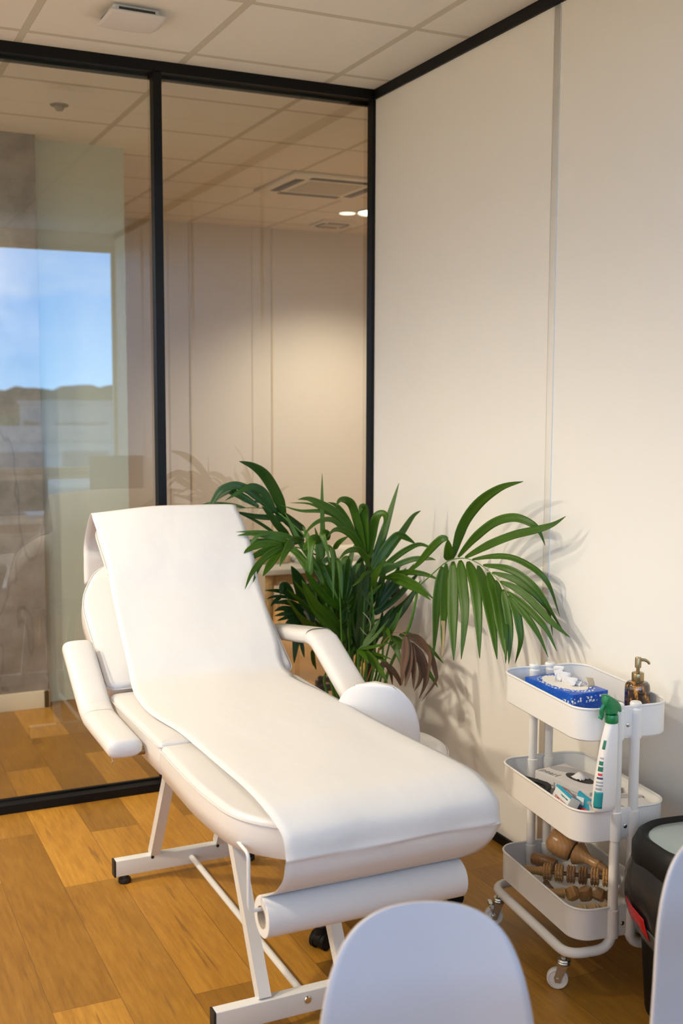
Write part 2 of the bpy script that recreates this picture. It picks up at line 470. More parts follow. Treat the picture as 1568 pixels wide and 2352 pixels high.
M_['bag'] = plain('black_bin_liner', (.018, .019, .022), .22, bump=.5, bscale=26)
M_['bag_grey'] = plain('grey_bin_liner_band', (.11, .12, .13), .28, bump=.4, bscale=26)
M_['red'] = plain('red_drawstring', (.62, .018, .022), .35)
M_['lid_grey'] = plain('grey_lid', (.30, .36, .37), .35)
M_['green_plastic'] = plain('green_trigger_plastic', (.005, .20, .062), .22, Specular_IOR_Level=.6)
M_['white_plastic'] = plain('white_bottle_plastic', (.84, .82, .80), .3)
M_['ac_white'] = plain('ac_white', (.78, .76, .72), .5)
M_['vent_white'] = plain('vent_white', (.74, .72, .72), .5)
M_['vent_dark'] = plain('vent_dark', (.05, .055, .065), .6)
M_['grey_grille'] = plain('grey_grille', (.55, .52, .46), .7, bump=.8, bscale=600)
M_['dark_grey'] = plain('dark_grey_plastic', (.06, .06, .065), .45)
M_['screen'] = plain('monitor_screen', (.02, .02, .022), .3)
M_['white_top'] = plain('white_desktop', (.80, .79, .76), .35)
M_['brass'] = plain('antique_brass', (.36, .27, .14), .28, 1.0, bump=.1, bscale=500)
def emit(name, col, s):
    m, nt = new_mat(name); g = NT(nt); e = g.n('ShaderNodeEmission'); e.inputs[0].default_value = (*col, 1); e.inputs[1].default_value = s
    o = g.n('ShaderNodeOutputMaterial'); g.l(e.outputs[0], o.inputs[0]); return m
M_['lamp_on'] = emit('lamp_diffuser', (1, .86, .62), 9)
M_['ghost_glow'] = emit('lamp_ghost_glow', (1, .84, .6), 2.2)  # glow imitating the hall lamp's ghost image in the glass

# ------------------------------------------------------------------ the setting
def slab(name, c, d, mat, parent=None, bev=0):
    return MB().box(c, d, None, bev).build(name, mat, parent, 30)
XL, YB, YF = -4.4, -4.5, 3.72      # room left wall, back wall, far wall of the hall
struct(slab('floor', (0, -.4, -.05), (10, 8.6, .1), M_['floor']))
struct(slab('ceiling', (0, -.4, H + .05), (10, 8.6, .1), M_['ceiling']))
struct(slab('wall_right', (.05, YB / 2, H / 2), (.1, -YB, H), M_['wall']))
struct(slab('wall_left', (XL - .05, -.4, H / 2), (.1, 8.6, H), M_['wall']))
struct(slab('wall_hall', (.3, YF + .05, H / 2), (9.4, .1, H), M_['hall_wall']))
struct(slab('wall_hall_end', (4.95, 1.86, H / 2), (.1, 3.8, H), M_['hall_wall']))
struct(slab('wall_hall_side', (2.5, -.03, H / 2), (4.8, .1, H), M_['hall_wall']))
# back wall around the window
wb = MB()
wb.box(((XL - .12) / 2, YB - .06, .58 / 2), (-XL + .12, .12, .58)).box(((XL - .12) / 2, YB - .06, (2.72 + H) / 2), (-XL + .12, .12, H - 2.72))
wb.box((.03, YB - .06, H / 2), (.06, .12, H)).box((XL + .1, YB - .06, H / 2), (.2, .12, H))
struct(wb.build('wall_back', M_['wall'], None, 30))
win = bpy.data.objects.new('window_2', None); COL.objects.link(win); struct(win)
fr = MB()
for x0, x1 in ((-4.2, -2.15), (-2.15, .0)):
    for z0, z1 in ((.58, .97), (.97, 2.72)):
        if x0 < -3:
            pass
        xm, zm = (x0 + x1) / 2, (z0 + z1) / 2
        fr.box((xm, YB - .02, z0 + .02), (x1 - x0, .06, .05)).box((xm, YB - .02, z1 - .02), (x1 - x0, .06, .05))
        fr.box((x0 + .02, YB - .02, zm), (.05, .06, z1 - z0)).box((x1 - .012, YB - .03, zm), (.025, .04, z1 - z0))
fr.build('window_frame', plain('beige_window_frame', (.62, .55, .40), .45), win, 30)
for i, (x0, x1) in enumerate(((-4.2, -2.15), (-2.15, .02))):
    for z0, z1 in ((.58, .97), (.97, 2.72)):
        MB().box(((x0 + x1) / 2, YB - .03, (z0 + z1) / 2), (x1 - x0 - .08, .012, z1 - z0 - .08)).build('pane', M_['window_glass'], win, 0)

# panel seams on the right wall and black trims
struct(slab('trim_1', (-.004, -2.25, H - .02), (.010, 4.5, .040), M_['black_frame']))
struct(slab('baseboard_right', (-.004, -2.25, .0165), (.010, 4.5, .033), M_['black_frame']))
st = MB()
for y in (-1.215, -2.43, -3.65):
    st.grid(lambda u, v, y=y: (-.0005 - .0010 * math.sin(PI * u), y - .011 - .034 * u, .033 + (H - .075) * v), 8, 1)
struct(st.build('trim_2', M_['strip'], None, 60, solid=.0008))
sm = MB()
for y in (-1.261, -2.476, -3.696): sm.box((-.0012, y, H / 2), (.003, .0022, H - .08))
struct(sm.build('trim_3', plain('seam_bead', (.72, .74, .76), .3), None, 0))

# glass partition
D = .045; FH = .04; BH = .033
gp = bpy.data.objects.new('window_1', None); COL.objects.link(gp); struct(gp)
MULL = [(-.935, -.902), (-2.15, -2.117), (-3.36, -3.327)]
MB().box((XL / 2, D / 2, H - FH / 2), (-XL, D, FH)).build('top_rail', M_['black_frame'], gp, 0)
MB().box((XL / 2, D / 2, BH / 2), (-XL, D, BH)).build('bottom_rail', M_['black_frame'], gp, 0)
MB().box((-.0075, D / 2, H / 2), (.015, D, H - .002)).build('corner_post', M_['black_frame'], gp, 0)
for a, b in MULL: MB().box(((a + b) / 2, D / 2, H / 2), (b - a, D, H - FH - BH)).build('mullion', M_['black_frame'], gp, 0)
edges = [-.015] + [q for ab in MULL for q in (ab[1], ab[0])] + [XL]
for i in range(0, len(edges), 2):
    x1, x0 = edges[i], edges[i + 1]
    # pane seated in its bead
    MB().box(((x0 + x1) / 2, D + .002, (H - FH + BH) / 2), (x1 - x0 + .01, .010, H - FH - BH + .012), Matrix.Rotation(math.radians(-.28), 4, 'Z')).build('glass_pane', M_['glass'], gp, 0)
gb = MB()
gb.box((XL / 2, D + .014, H - .028), (-XL, .016, .056)).box((XL / 2, D + .014, .02), (-XL, .016, .04))
gb.build('glazing_bead', M_['black_frame'], gp, 0)

# hall: pillar, pale panel
struct(MB().box((-1.85, 1.67, H / 2), (1.47, .50, H), None, .004).build('wall_pillar', M_['concrete'], None, 30))
struct(slab('wall_panel', (-.90, 1.62, H / 2), (.48, .20, H), M_['panel']))
struct(MB().box((-1.86, 1.43, .045), (1.50, .03, .09), None, .003).box((-1.125, 1.50, .045), (.03, .17, .09), None, .003).build('baseboard_pillar', M_['skirting'], None, 30))
hs = MB()
for x in (.38, 1.02, 2.2): hs.box((x, YF - .003, H / 2), (.012, .008, H)).box((x - .16, YF - .002, H / 2), (.004, .005, H))
struct(hs.build('trim_4', plain('far_seam_strip', (.62, .54, .40), .35), None, 0))
PALM = {
 'fan': [
  ('r',0.0047,[[-0.2,-0.752,0.892],[-0.194,-0.828,0.941],[-0.189,-0.907,0.992],[-0.183,-0.958,1.016],[-0.178,-1.039,1.03],[-0.172,-1.105,1.022],[-0.167,-1.158,1.005],[-0.161,-1.209,0.983],[-0.156,-1.259,0.945],[-0.15,-1.286,0.923]]),
  ('l',0.0294,[[-0.17,-0.938,1.016],[-0.163,-0.985,1.131],[-0.155,-1.072,1.217],[-0.147,-1.191,1.278],[-0.14,-1.308,1.306]]),
  ('l',0.0234,[[-0.17,-0.975,1.026],[-0.152,-1.045,1.097],[-0.133,-1.137,1.159],[-0.115,-1.225,1.183],[-0.097,-1.294,1.17],[-0.078,-1.312,1.146],[-0.06,-1.32,1.101]]),
  ('l',0.0227,[[-0.17,-1.02,1.03],[-0.152,-1.133,1.084],[-0.134,-1.25,1.129],[-0.116,-1.359,1.159],[-0.098,-1.412,1.18],[-0.08,-1.45,1.208]]),
  ('l',0.018,[[-0.17,-1.064,1.029],[-0.145,-1.153,1.049],[-0.12,-1.231,1.052],[-0.095,-1.307,1.028],[-0.07,-1.337,0.996],[-0.045,-1.341,0.953],[-0.02,-1.35,0.876]]),
  ('l',0.0185,[[-0.17,-1.132,1.02],[-0.15,-1.22,1.023],[-0.13,-1.276,1.01],[-0.11,-1.33,0.979],[-0.09,-1.357,0.943],[-0.07,-1.384,0.892],[-0.05,-1.426,0.829]]),
  ('l',0.0173,[[-0.17,-1.187,1.003],[-0.142,-1.266,0.993],[-0.114,-1.326,0.962],[-0.086,-1.357,0.924],[-0.058,-1.346,0.891],[-0.03,-1.329,0.811]]),
  ('l',0.0189,[[-0.17,-1.234,0.981],[-0.15,-1.307,0.965],[-0.13,-1.361,0.931],[-0.11,-1.413,0.888],[-0.09,-1.449,0.859],[-0.07,-1.473,0.837]]),
  ('l',0.0183,[[-0.17,-1.275,0.955],[-0.153,-1.339,0.926],[-0.135,-1.391,0.889],[-0.118,-1.42,0.853],[-0.1,-1.447,0.792]]),
  ('l',0.0164,[[-0.17,-1.298,0.94],[-0.157,-1.342,0.902],[-0.145,-1.379,0.866],[-0.132,-1.405,0.826],[-0.12,-1.432,0.771]]),
  ('l',0.021,[[-0.17,-1.287,0.944],[-0.17,-1.327,0.9],[-0.17,-1.345,0.856],[-0.17,-1.353,0.806],[-0.17,-1.327,0.734]]),
  ('l',0.021,[[-0.17,-1.252,0.958],[-0.18,-1.292,0.901],[-0.19,-1.326,0.828],[-0.2,-1.336,0.736]]),
  ('l',0.0229,[[-0.17,-1.211,0.981],[-0.187,-1.268,0.913],[-0.203,-1.318,0.844],[-0.22,-1.349,0.744]]),
  ('l',0.0268,[[-0.17,-1.163,1.0],[-0.19,-1.244,0.926],[-0.21,-1.305,0.842],[-0.23,-1.369,0.762]]),
  ('l',0.0296,[[-0.17,-1.102,1.014],[-0.193,-1.19,0.933],[-0.217,-1.264,0.851],[-0.24,-1.331,0.755]]),
  ('l',0.03,[[-0.17,-1.039,1.019],[-0.197,-1.128,0.957],[-0.223,-1.191,0.87],[-0.25,-1.246,0.74]]),
  ('l',0.0299,[[-0.17,-0.988,1.016],[-0.197,-1.053,0.945],[-0.223,-1.112,0.856],[-0.25,-1.134,0.713]]),
  ('l',0.0324,[[-0.17,-0.942,1.006],[-0.2,-0.995,0.902],[-0.23,-1.047,0.811],[-0.26,-1.104,0.704]]),
  ('l',0.0251,[[-0.17,-0.868,0.978],[-0.197,-0.882,0.884],[-0.223,-0.916,0.786],[-0.25,-0.952,0.677]]),
  ('l',0.0275,[[-0.17,-0.909,1.005],[-0.19,-0.947,1.049],[-0.21,-0.974,1.088]]),
  ('l',0.0224,[[-0.17,-0.907,1.08],[-0.188,-0.889,1.077],[-0.205,-0.844,1.037],[-0.222,-0.791,0.982],[-0.24,-0.727,0.931]]),
  ('t',0.024,[[-0.17,-0.895,0.993],[-0.2,-0.935,0.892],[-0.23,-0.982,0.809],[-0.26,-1.032,0.699]]),
 ],
 'tall': [
  ('r',0.0066,[[-0.279,-0.55,0.779],[-0.302,-0.585,0.859],[-0.322,-0.62,0.929]]),
  ('l',0.0285,[[-0.32,-0.62,0.936],[-0.288,-0.62,1.026],[-0.252,-0.62,1.127],[-0.211,-0.62,1.254]]),
  ('l',0.0329,[[-0.332,-0.62,0.977],[-0.327,-0.64,1.074],[-0.321,-0.66,1.134],[-0.307,-0.68,1.148],[-0.308,-0.7,1.138],[-0.324,-0.72,1.112]]),
  ('l',0.0314,[[-0.34,-0.62,1.0],[-0.359,-0.64,1.09],[-0.371,-0.66,1.165],[-0.393,-0.68,1.178],[-0.411,-0.7,1.156]]),
  ('l',0.0275,[[-0.345,-0.62,1.004],[-0.381,-0.636,1.106],[-0.413,-0.652,1.18],[-0.444,-0.668,1.204],[-0.479,-0.684,1.207],[-0.5,-0.7,1.188]]),
  ('l',0.0178,[[-0.381,-0.62,1.038],[-0.405,-0.62,1.105],[-0.453,-0.62,1.175],[-0.496,-0.62,1.195]]),
  ('l',0.026,[[-0.361,-0.62,1.016],[-0.417,-0.628,1.106],[-0.476,-0.636,1.16],[-0.542,-0.644,1.195],[-0.587,-0.652,1.213],[-0.629,-0.66,1.213]]),
  ('l',0.01,[[-0.389,-0.62,1.072],[-0.445,-0.602,1.127],[-0.496,-0.585,1.163],[-0.547,-0.567,1.187],[-0.613,-0.55,1.191]]),
  ('l',0.0137,[[-0.389,-0.62,1.075],[-0.439,-0.59,1.132],[-0.489,-0.56,1.157],[-0.562,-0.53,1.159],[-0.627,-0.5,1.179]]),
  ('l',0.0168,[[-0.349,-0.62,1.008],[-0.4,-0.642,1.057],[-0.465,-0.663,1.112],[-0.514,-0.685,1.14],[-0.57,-0.707,1.139],[-0.617,-0.728,1.116],[-0.65,-0.75,1.086]]),
  ('l',0.0223,[[-0.328,-0.62,0.959],[-0.381,-0.652,1.028],[-0.428,-0.684,1.077],[-0.482,-0.716,1.106],[-0.532,-0.748,1.111],[-0.569,-0.78,1.092]]),
  ('l',0.019,[[-0.324,-0.62,0.944],[-0.383,-0.665,1.015],[-0.433,-0.71,1.034],[-0.489,-0.755,1.033],[-0.537,-0.8,1.014]]),
  ('l',0.012,[[-0.32,-0.62,0.936],[-0.37,-0.663,0.935],[-0.415,-0.707,0.919],[-0.463,-0.75,0.909]]),
  ('l',0.0305,[[-0.316,-0.62,0.94],[-0.29,-0.632,0.991],[-0.259,-0.644,1.039],[-0.229,-0.656,1.069],[-0.194,-0.668,1.053],[-0.171,-0.68,1.034]]),
  ('l',0.0236,[[-0.308,-0.62,0.939],[-0.248,-0.615,1.009],[-0.192,-0.61,1.072],[-0.144,-0.605,1.128],[-0.107,-0.6,1.147]]),
  ('l',0.0196,[[-0.295,-0.62,0.924],[-0.255,-0.652,0.977],[-0.211,-0.685,1.019],[-0.172,-0.718,1.039],[-0.132,-0.75,1.019]]),
  ('l',0.0181,[[-0.291,-0.62,0.916],[-0.247,-0.66,0.956],[-0.194,-0.7,0.983],[-0.151,-0.74,0.988],[-0.145,-0.78,0.988]]),
  ('l',0.0194,[[-0.275,-0.62,0.904],[-0.239,-0.677,0.932],[-0.209,-0.735,0.942],[-0.18,-0.792,0.937],[-0.172,-0.85,0.928]]),
  ('l',0.023,[[-0.275,-0.62,0.907],[-0.243,-0.685,0.922],[-0.225,-0.75,0.909],[-0.221,-0.815,0.897],[-0.205,-0.88,0.864]]),
  ('l',0.0227,[[-0.25,-0.62,0.913],[-0.238,-0.713,0.901],[-0.228,-0.807,0.889],[-0.232,-0.9,0.869]]),
  ('l',0.0159,[[-0.315,-0.62,0.906],[-0.313,-0.647,0.943],[-0.286,-0.673,0.965],[-0.243,-0.7,0.968]]),
  ('l',0.0216,[[-0.311,-0.62,0.873],[-0.321,-0.647,0.914],[-0.315,-0.673,0.954],[-0.3,-0.7,1.001]]),
 ],
 'centre': [
  ('r',0.0044,[[-0.35,-0.5,0.607],[-0.362,-0.51,0.717],[-0.373,-0.52,0.771]]),
  ('l',0.0204,[[-0.385,-0.52,0.817],[-0.364,-0.51,0.927],[-0.331,-0.5,1.021]]),
  ('l',0.0204,[[-0.381,-0.52,0.813],[-0.348,-0.52,0.905],[-0.311,-0.52,0.981]]),
  ('l',0.0225,[[-0.372,-0.52,0.805],[-0.322,-0.5,0.885],[-0.27,-0.48,0.94]]),
  ('l',0.0189,[[-0.368,-0.52,0.782],[-0.328,-0.497,0.832],[-0.279,-0.473,0.878],[-0.234,-0.45,0.891]]),
  ('l',0.0165,[[-0.389,-0.52,0.837],[-0.41,-0.53,0.896],[-0.431,-0.54,0.973],[-0.438,-0.55,1.018]]),
  ('l',0.0131,[[-0.424,-0.52,1.01],[-0.42,-0.55,1.039],[-0.394,-0.58,1.064]]),
  ('l',0.0171,[[-0.389,-0.52,0.829],[-0.394,-0.513,0.892],[-0.379,-0.507,0.965],[-0.355,-0.5,0.978]]),
  ('l',0.0175,[[-0.385,-0.52,0.787],[-0.436,-0.533,0.868],[-0.482,-0.547,0.932],[-0.528,-0.56,0.981]]),
  ('l',0.018,[[-0.389,-0.52,0.782],[-0.458,-0.547,0.872],[-0.518,-0.573,0.939],[-0.561,-0.6,0.995]]),
  ('l',0.0194,[[-0.397,-0.52,0.781],[-0.481,-0.553,0.849],[-0.543,-0.587,0.913],[-0.585,-0.62,0.957]]),
  ('l',0.0139,[[-0.401,-0.52,0.804],[-0.422,-0.53,0.867],[-0.459,-0.54,0.937],[-0.508,-0.55,0.989]]),
  ('l',0.0155,[[-0.393,-0.52,0.807],[-0.419,-0.513,0.886],[-0.432,-0.507,0.946],[-0.445,-0.5,1.005]]),
  ('l',0.0173,[[-0.364,-0.52,0.771],[-0.308,-0.49,0.822],[-0.251,-0.46,0.867]]),
  ('l',0.0152,[[-0.356,-0.52,0.762],[-0.299,-0.497,0.796],[-0.245,-0.473,0.826],[-0.186,-0.45,0.857]]),
  ('l',0.0138,[[-0.498,-0.52,0.989],[-0.478,-0.547,0.94],[-0.462,-0.573,0.887],[-0.443,-0.6,0.835]]),
  ('l',0.0241,[[-0.382,-0.5,0.692],[-0.455,-0.54,0.765],[-0.526,-0.58,0.83],[-0.589,-0.62,0.916]]),
  ('l',0.0223,[[-0.387,-0.5,0.673],[-0.465,-0.533,0.743],[-0.54,-0.567,0.838],[-0.587,-0.6,0.919]]),
  ('l',0.0186,[[-0.368,-0.5,0.653],[-0.402,-0.5,0.719],[-0.423,-0.5,0.765],[-0.43,-0.5,0.803]]),
  ('l',0.0177,[[-0.344,-0.5,0.65],[-0.32,-0.493,0.711],[-0.289,-0.487,0.758],[-0.261,-0.48,0.803]]),
  ('l',0.0158,[[-0.34,-0.5,0.669],[-0.306,-0.487,0.727],[-0.268,-0.473,0.786],[-0.241,-0.46,0.846]]),
  ('l',0.0157,[[-0.347,-0.5,0.638],[-0.344,-0.5,0.714],[-0.344,-0.5,0.796]]),
  ('l',0.0154,[[-0.402,-0.5,0.694],[-0.441,-0.525,0.768],[-0.48,-0.55,0.815]]),
  ('l',0.014,[[-0.333,-0.5,0.618],[-0.297,-0.483,0.662],[-0.247,-0.467,0.706],[-0.195,-0.45,0.721]]),
  ('l',0.0138,[[-0.381,-0.5,0.622],[-0.402,-0.5,0.675],[-0.437,-0.5,0.722]]),
  ('l',0.016,[[-0.35,-0.5,0.575],[-0.327,-0.473,0.631],[-0.297,-0.447,0.674],[-0.248,-0.42,0.704]]),
 ],
 'arching': [
  ('r',0.0067,[[-0.432,-0.42,0.959],[-0.484,-0.387,1.046],[-0.556,-0.353,1.119],[-0.578,-0.32,1.137],[-0.612,-0.287,1.147],[-0.671,-0.253,1.148],[-0.712,-0.22,1.14]]),
  ('l',0.0378,[[-0.547,-0.34,1.118],[-0.581,-0.355,1.2],[-0.633,-0.37,1.276],[-0.687,-0.385,1.314],[-0.748,-0.4,1.334]]),
  ('l',0.0251,[[-0.579,-0.34,1.129],[-0.621,-0.34,1.201],[-0.653,-0.34,1.228],[-0.688,-0.34,1.233],[-0.737,-0.34,1.211],[-0.782,-0.34,1.187]]),
  ('l',0.0264,[[-0.59,-0.34,1.133],[-0.636,-0.332,1.181],[-0.679,-0.325,1.218],[-0.711,-0.317,1.235],[-0.743,-0.31,1.239],[-0.786,-0.302,1.223],[-0.811,-0.295,1.184],[-0.84,-0.287,1.135],[-0.86,-0.28,1.089]]),
  ('l',0.0252,[[-0.65,-0.34,1.159],[-0.696,-0.322,1.189],[-0.738,-0.304,1.212],[-0.756,-0.286,1.214],[-0.795,-0.268,1.184],[-0.807,-0.25,1.16]]),
  ('l',0.0127,[[-0.703,-0.34,1.157],[-0.741,-0.312,1.166],[-0.787,-0.284,1.17],[-0.823,-0.256,1.168],[-0.872,-0.228,1.144],[-0.926,-0.2,1.102]]),
  ('l',0.0238,[[-0.751,-0.34,1.153],[-0.808,-0.305,1.139],[-0.876,-0.27,1.118],[-0.926,-0.235,1.097],[-0.95,-0.2,1.075]]),
  ('l',0.012,[[-0.744,-0.34,1.149],[-0.807,-0.3,1.121],[-0.835,-0.26,1.099],[-0.857,-0.22,1.079]]),
  ('l',0.0178,[[-0.525,-0.34,1.093],[-0.581,-0.344,1.114],[-0.625,-0.348,1.12],[-0.672,-0.352,1.127],[-0.726,-0.356,1.14],[-0.755,-0.36,1.148]]),
  ('l',0.0113,[[-0.579,-0.34,1.052],[-0.635,-0.327,1.093],[-0.675,-0.313,1.117],[-0.723,-0.3,1.138]]),
  ('l',0.0252,[[-0.525,-0.34,1.036],[-0.571,-0.347,1.082],[-0.609,-0.353,1.128],[-0.647,-0.36,1.164]]),
  ('l',0.0228,[[-0.467,-0.34,1.033],[-0.506,-0.338,1.072],[-0.548,-0.335,1.11],[-0.612,-0.332,1.166],[-0.681,-0.33,1.182]]),
  ('l',0.0201,[[-0.489,-0.34,1.02],[-0.522,-0.36,1.071],[-0.559,-0.38,1.109]]),
  ('l',0.0201,[[-0.463,-0.34,1.063],[-0.515,-0.36,1.098],[-0.563,-0.38,1.139]]),
 ],
 'low_left': [
  ('r',0.0064,[[-0.459,-0.48,0.976],[-0.53,-0.493,1.011],[-0.594,-0.507,1.029],[-0.628,-0.52,1.034]]),
  ('l',0.0134,[[-0.565,-0.52,1.046],[-0.615,-0.515,1.07],[-0.665,-0.51,1.08],[-0.731,-0.505,1.088],[-0.799,-0.5,1.09]]),
  ('l',0.0184,[[-0.593,-0.52,1.044],[-0.666,-0.513,1.066],[-0.731,-0.507,1.081],[-0.793,-0.5,1.077]]),
  ('l',0.0184,[[-0.658,-0.52,1.047],[-0.716,-0.51,1.052],[-0.786,-0.5,1.052]]),
  ('l',0.0201,[[-0.624,-0.52,1.036],[-0.708,-0.533,1.045],[-0.763,-0.547,1.034],[-0.792,-0.56,1.021]]),
  ('l',0.0201,[[-0.634,-0.52,1.03],[-0.694,-0.54,1.026],[-0.752,-0.56,1.01],[-0.793,-0.58,0.983]]),
  ('l',0.0199,[[-0.621,-0.52,1.032],[-0.691,-0.56,1.016],[-0.751,-0.6,0.987],[-0.796,-0.64,0.958],[-0.832,-0.68,0.916]]),
  ('l',0.0232,[[-0.621,-0.52,1.029],[-0.672,-0.553,0.995],[-0.712,-0.587,0.967],[-0.744,-0.62,0.945]]),
  ('l',0.0136,[[-0.669,-0.52,1.016],[-0.728,-0.567,0.987],[-0.766,-0.613,0.958],[-0.795,-0.66,0.933]]),
  ('l',0.0266,[[-0.544,-0.52,1.048],[-0.593,-0.545,1.055],[-0.621,-0.57,1.045],[-0.655,-0.595,1.012],[-0.68,-0.62,0.976]]),
  ('l',0.0108,[[-0.675,-0.52,1.08],[-0.72,-0.52,1.076],[-0.75,-0.52,1.049],[-0.777,-0.52,1.022]]),
  ('l',0.0275,[[-0.514,-0.6,1.05],[-0.543,-0.62,1.065],[-0.565,-0.64,1.061],[-0.579,-0.66,1.033],[-0.594,-0.68,0.952]]),
  ('l',0.0219,[[-0.487,-0.6,1.056],[-0.5,-0.62,1.081],[-0.524,-0.64,1.084],[-0.522,-0.66,1.051],[-0.513,-0.68,0.982]]),
  ('l',0.0149,[[-0.51,-0.6,1.029],[-0.492,-0.62,1.034],[-0.485,-0.64,1.0],[-0.492,-0.66,0.842]]),
  ('l',0.0151,[[-0.461,-0.6,0.986],[-0.449,-0.613,0.976],[-0.447,-0.627,0.92],[-0.448,-0.64,0.842]]),
  ('l',0.015,[[-0.522,-0.6,0.986],[-0.506,-0.6,1.021],[-0.507,-0.6,1.093],[-0.509,-0.6,1.201],[-0.509,-0.6,1.297]]),
  ('l',0.0286,[[-0.514,-0.6,0.986],[-0.518,-0.6,1.036],[-0.514,-0.6,1.079]]),
  ('l',0.0179,[[-0.58,-0.6,1.025],[-0.55,-0.575,1.057],[-0.563,-0.55,1.105]]),
  ('l',0.0214,[[-0.557,-0.6,0.93],[-0.557,-0.6,0.988],[-0.549,-0.6,1.059]]),
  ('l',0.0144,[[-0.443,-0.6,0.945],[-0.48,-0.593,0.986],[-0.5,-0.587,0.972],[-0.485,-0.58,0.981]]),
  ('l',0.0129,[[-0.522,-0.6,1.0],[-0.515,-0.575,1.055],[-0.516,-0.55,1.099]]),
  ('l',0.023,[[-0.549,-0.6,0.934],[-0.578,-0.55,1.001],[-0.612,-0.5,1.044]]),
  ('l',0.018,[[-0.549,-0.6,0.952],[-0.586,-0.55,1.005],[-0.635,-0.5,1.052]]),
  ('l',0.0217,[[-0.502,-0.6,0.894],[-0.532,-0.56,0.981],[-0.565,-0.52,1.051],[-0.603,-0.48,1.15]]),
 ],
 'dark': [
  ('r',0.0058,[[-0.35,-0.4,0.59],[-0.407,-0.395,0.693],[-0.452,-0.39,0.747],[-0.485,-0.385,0.778],[-0.503,-0.38,0.8]]),
  ('l',0.0155,[[-0.503,-0.38,0.804],[-0.548,-0.387,0.833],[-0.6,-0.393,0.849],[-0.651,-0.4,0.854]]),
  ('l',0.012,[[-0.503,-0.38,0.8],[-0.548,-0.387,0.819],[-0.608,-0.393,0.828],[-0.644,-0.4,0.821]]),
  ('l',0.012,[[-0.576,-0.38,0.824],[-0.606,-0.39,0.81],[-0.629,-0.4,0.792]]),
  ('l',0.0177,[[-0.483,-0.38,0.762],[-0.532,-0.387,0.793],[-0.573,-0.393,0.804],[-0.618,-0.4,0.802]]),
  ('l',0.0177,[[-0.487,-0.38,0.755],[-0.54,-0.387,0.772],[-0.581,-0.393,0.78],[-0.614,-0.4,0.773]]),
  ('l',0.0171,[[-0.491,-0.38,0.752],[-0.549,-0.39,0.759],[-0.614,-0.4,0.755]]),
  ('l',0.0157,[[-0.491,-0.38,0.749],[-0.542,-0.39,0.747],[-0.603,-0.4,0.736]]),
  ('l',0.032,[[-0.483,-0.38,0.748],[-0.52,-0.393,0.732],[-0.56,-0.407,0.716],[-0.577,-0.42,0.67]]),
  ('l',0.0322,[[-0.487,-0.38,0.748],[-0.497,-0.393,0.708],[-0.526,-0.407,0.662],[-0.543,-0.42,0.573]]),
  ('l',0.0265,[[-0.499,-0.38,0.8],[-0.469,-0.4,0.765],[-0.466,-0.42,0.71]]),
  ('l',0.0225,[[-0.526,-0.38,0.813],[-0.562,-0.393,0.862],[-0.586,-0.407,0.864],[-0.596,-0.42,0.835]]),
  ('l',0.0389,[[-0.479,-0.38,0.769],[-0.497,-0.393,0.838],[-0.525,-0.407,0.896],[-0.554,-0.42,0.942]]),
  ('l',0.0123,[[-0.499,-0.38,0.655],[-0.495,-0.39,0.62],[-0.492,-0.4,0.585]]),
  ('l',0.0215,[[-0.483,-0.38,0.741],[-0.503,-0.39,0.693],[-0.538,-0.4,0.633]]),
  ('l',0.011,[[-0.448,-0.38,0.603],[-0.437,-0.365,0.561],[-0.421,-0.35,0.519]]),
  ('l',0.0095,[[-0.452,-0.38,0.607],[-0.443,-0.365,0.569],[-0.433,-0.35,0.536]]),
 ],
 'low_right': [
  ('l',0.0246,[[-0.251,-0.65,0.695],[-0.242,-0.7,0.675],[-0.23,-0.75,0.652],[-0.213,-0.8,0.619]]),
  ('l',0.0158,[[-0.26,-0.65,0.677],[-0.251,-0.683,0.656],[-0.25,-0.717,0.62],[-0.256,-0.75,0.575]]),
  ('l',0.0157,[[-0.176,-0.65,0.696],[-0.167,-0.717,0.677],[-0.16,-0.783,0.663],[-0.148,-0.85,0.626]]),
  ('l',0.0158,[[-0.16,-0.65,0.633],[-0.167,-0.717,0.607],[-0.165,-0.783,0.574],[-0.17,-0.85,0.542]]),
  ('l',0.0231,[[-0.372,-0.65,0.657],[-0.364,-0.717,0.637],[-0.367,-0.783,0.613],[-0.372,-0.85,0.58]]),
  ('l',0.0094,[[-0.357,-0.65,0.651],[-0.343,-0.725,0.652],[-0.33,-0.8,0.649]]),
  ('l',0.0109,[[-0.372,-0.65,0.655],[-0.377,-0.725,0.635],[-0.395,-0.8,0.609]]),
  ('l',0.0093,[[-0.384,-0.65,0.66],[-0.355,-0.725,0.682],[-0.333,-0.8,0.711]]),
  ('l',0.0105,[[-0.389,-0.65,0.657],[-0.348,-0.667,0.688],[-0.313,-0.683,0.731],[-0.287,-0.7,0.776]]),
  ('l',0.0148,[[-0.369,-0.65,0.671],[-0.326,-0.65,0.723],[-0.299,-0.65,0.766]]),
  ('l',0.014,[[-0.392,-0.65,0.657],[-0.401,-0.715,0.656],[-0.409,-0.78,0.638]]),
  ('l',0.0141,[[-0.302,-0.65,0.721],[-0.293,-0.683,0.732],[-0.298,-0.717,0.72],[-0.307,-0.75,0.701]]),
  ('l',0.0094,[[-0.331,-0.65,0.635],[-0.325,-0.725,0.63],[-0.324,-0.8,0.612]]),
  ('l',0.0169,[[-0.301,-0.65,0.649],[-0.272,-0.667,0.711],[-0.254,-0.683,0.753],[-0.231,-0.7,0.817]]),
  ('l',0.0188,[[-0.221,-0.65,0.698],[-0.182,-0.667,0.692],[-0.149,-0.683,0.668],[-0.124,-0.7,0.654]]),
 ],
 'withered': [
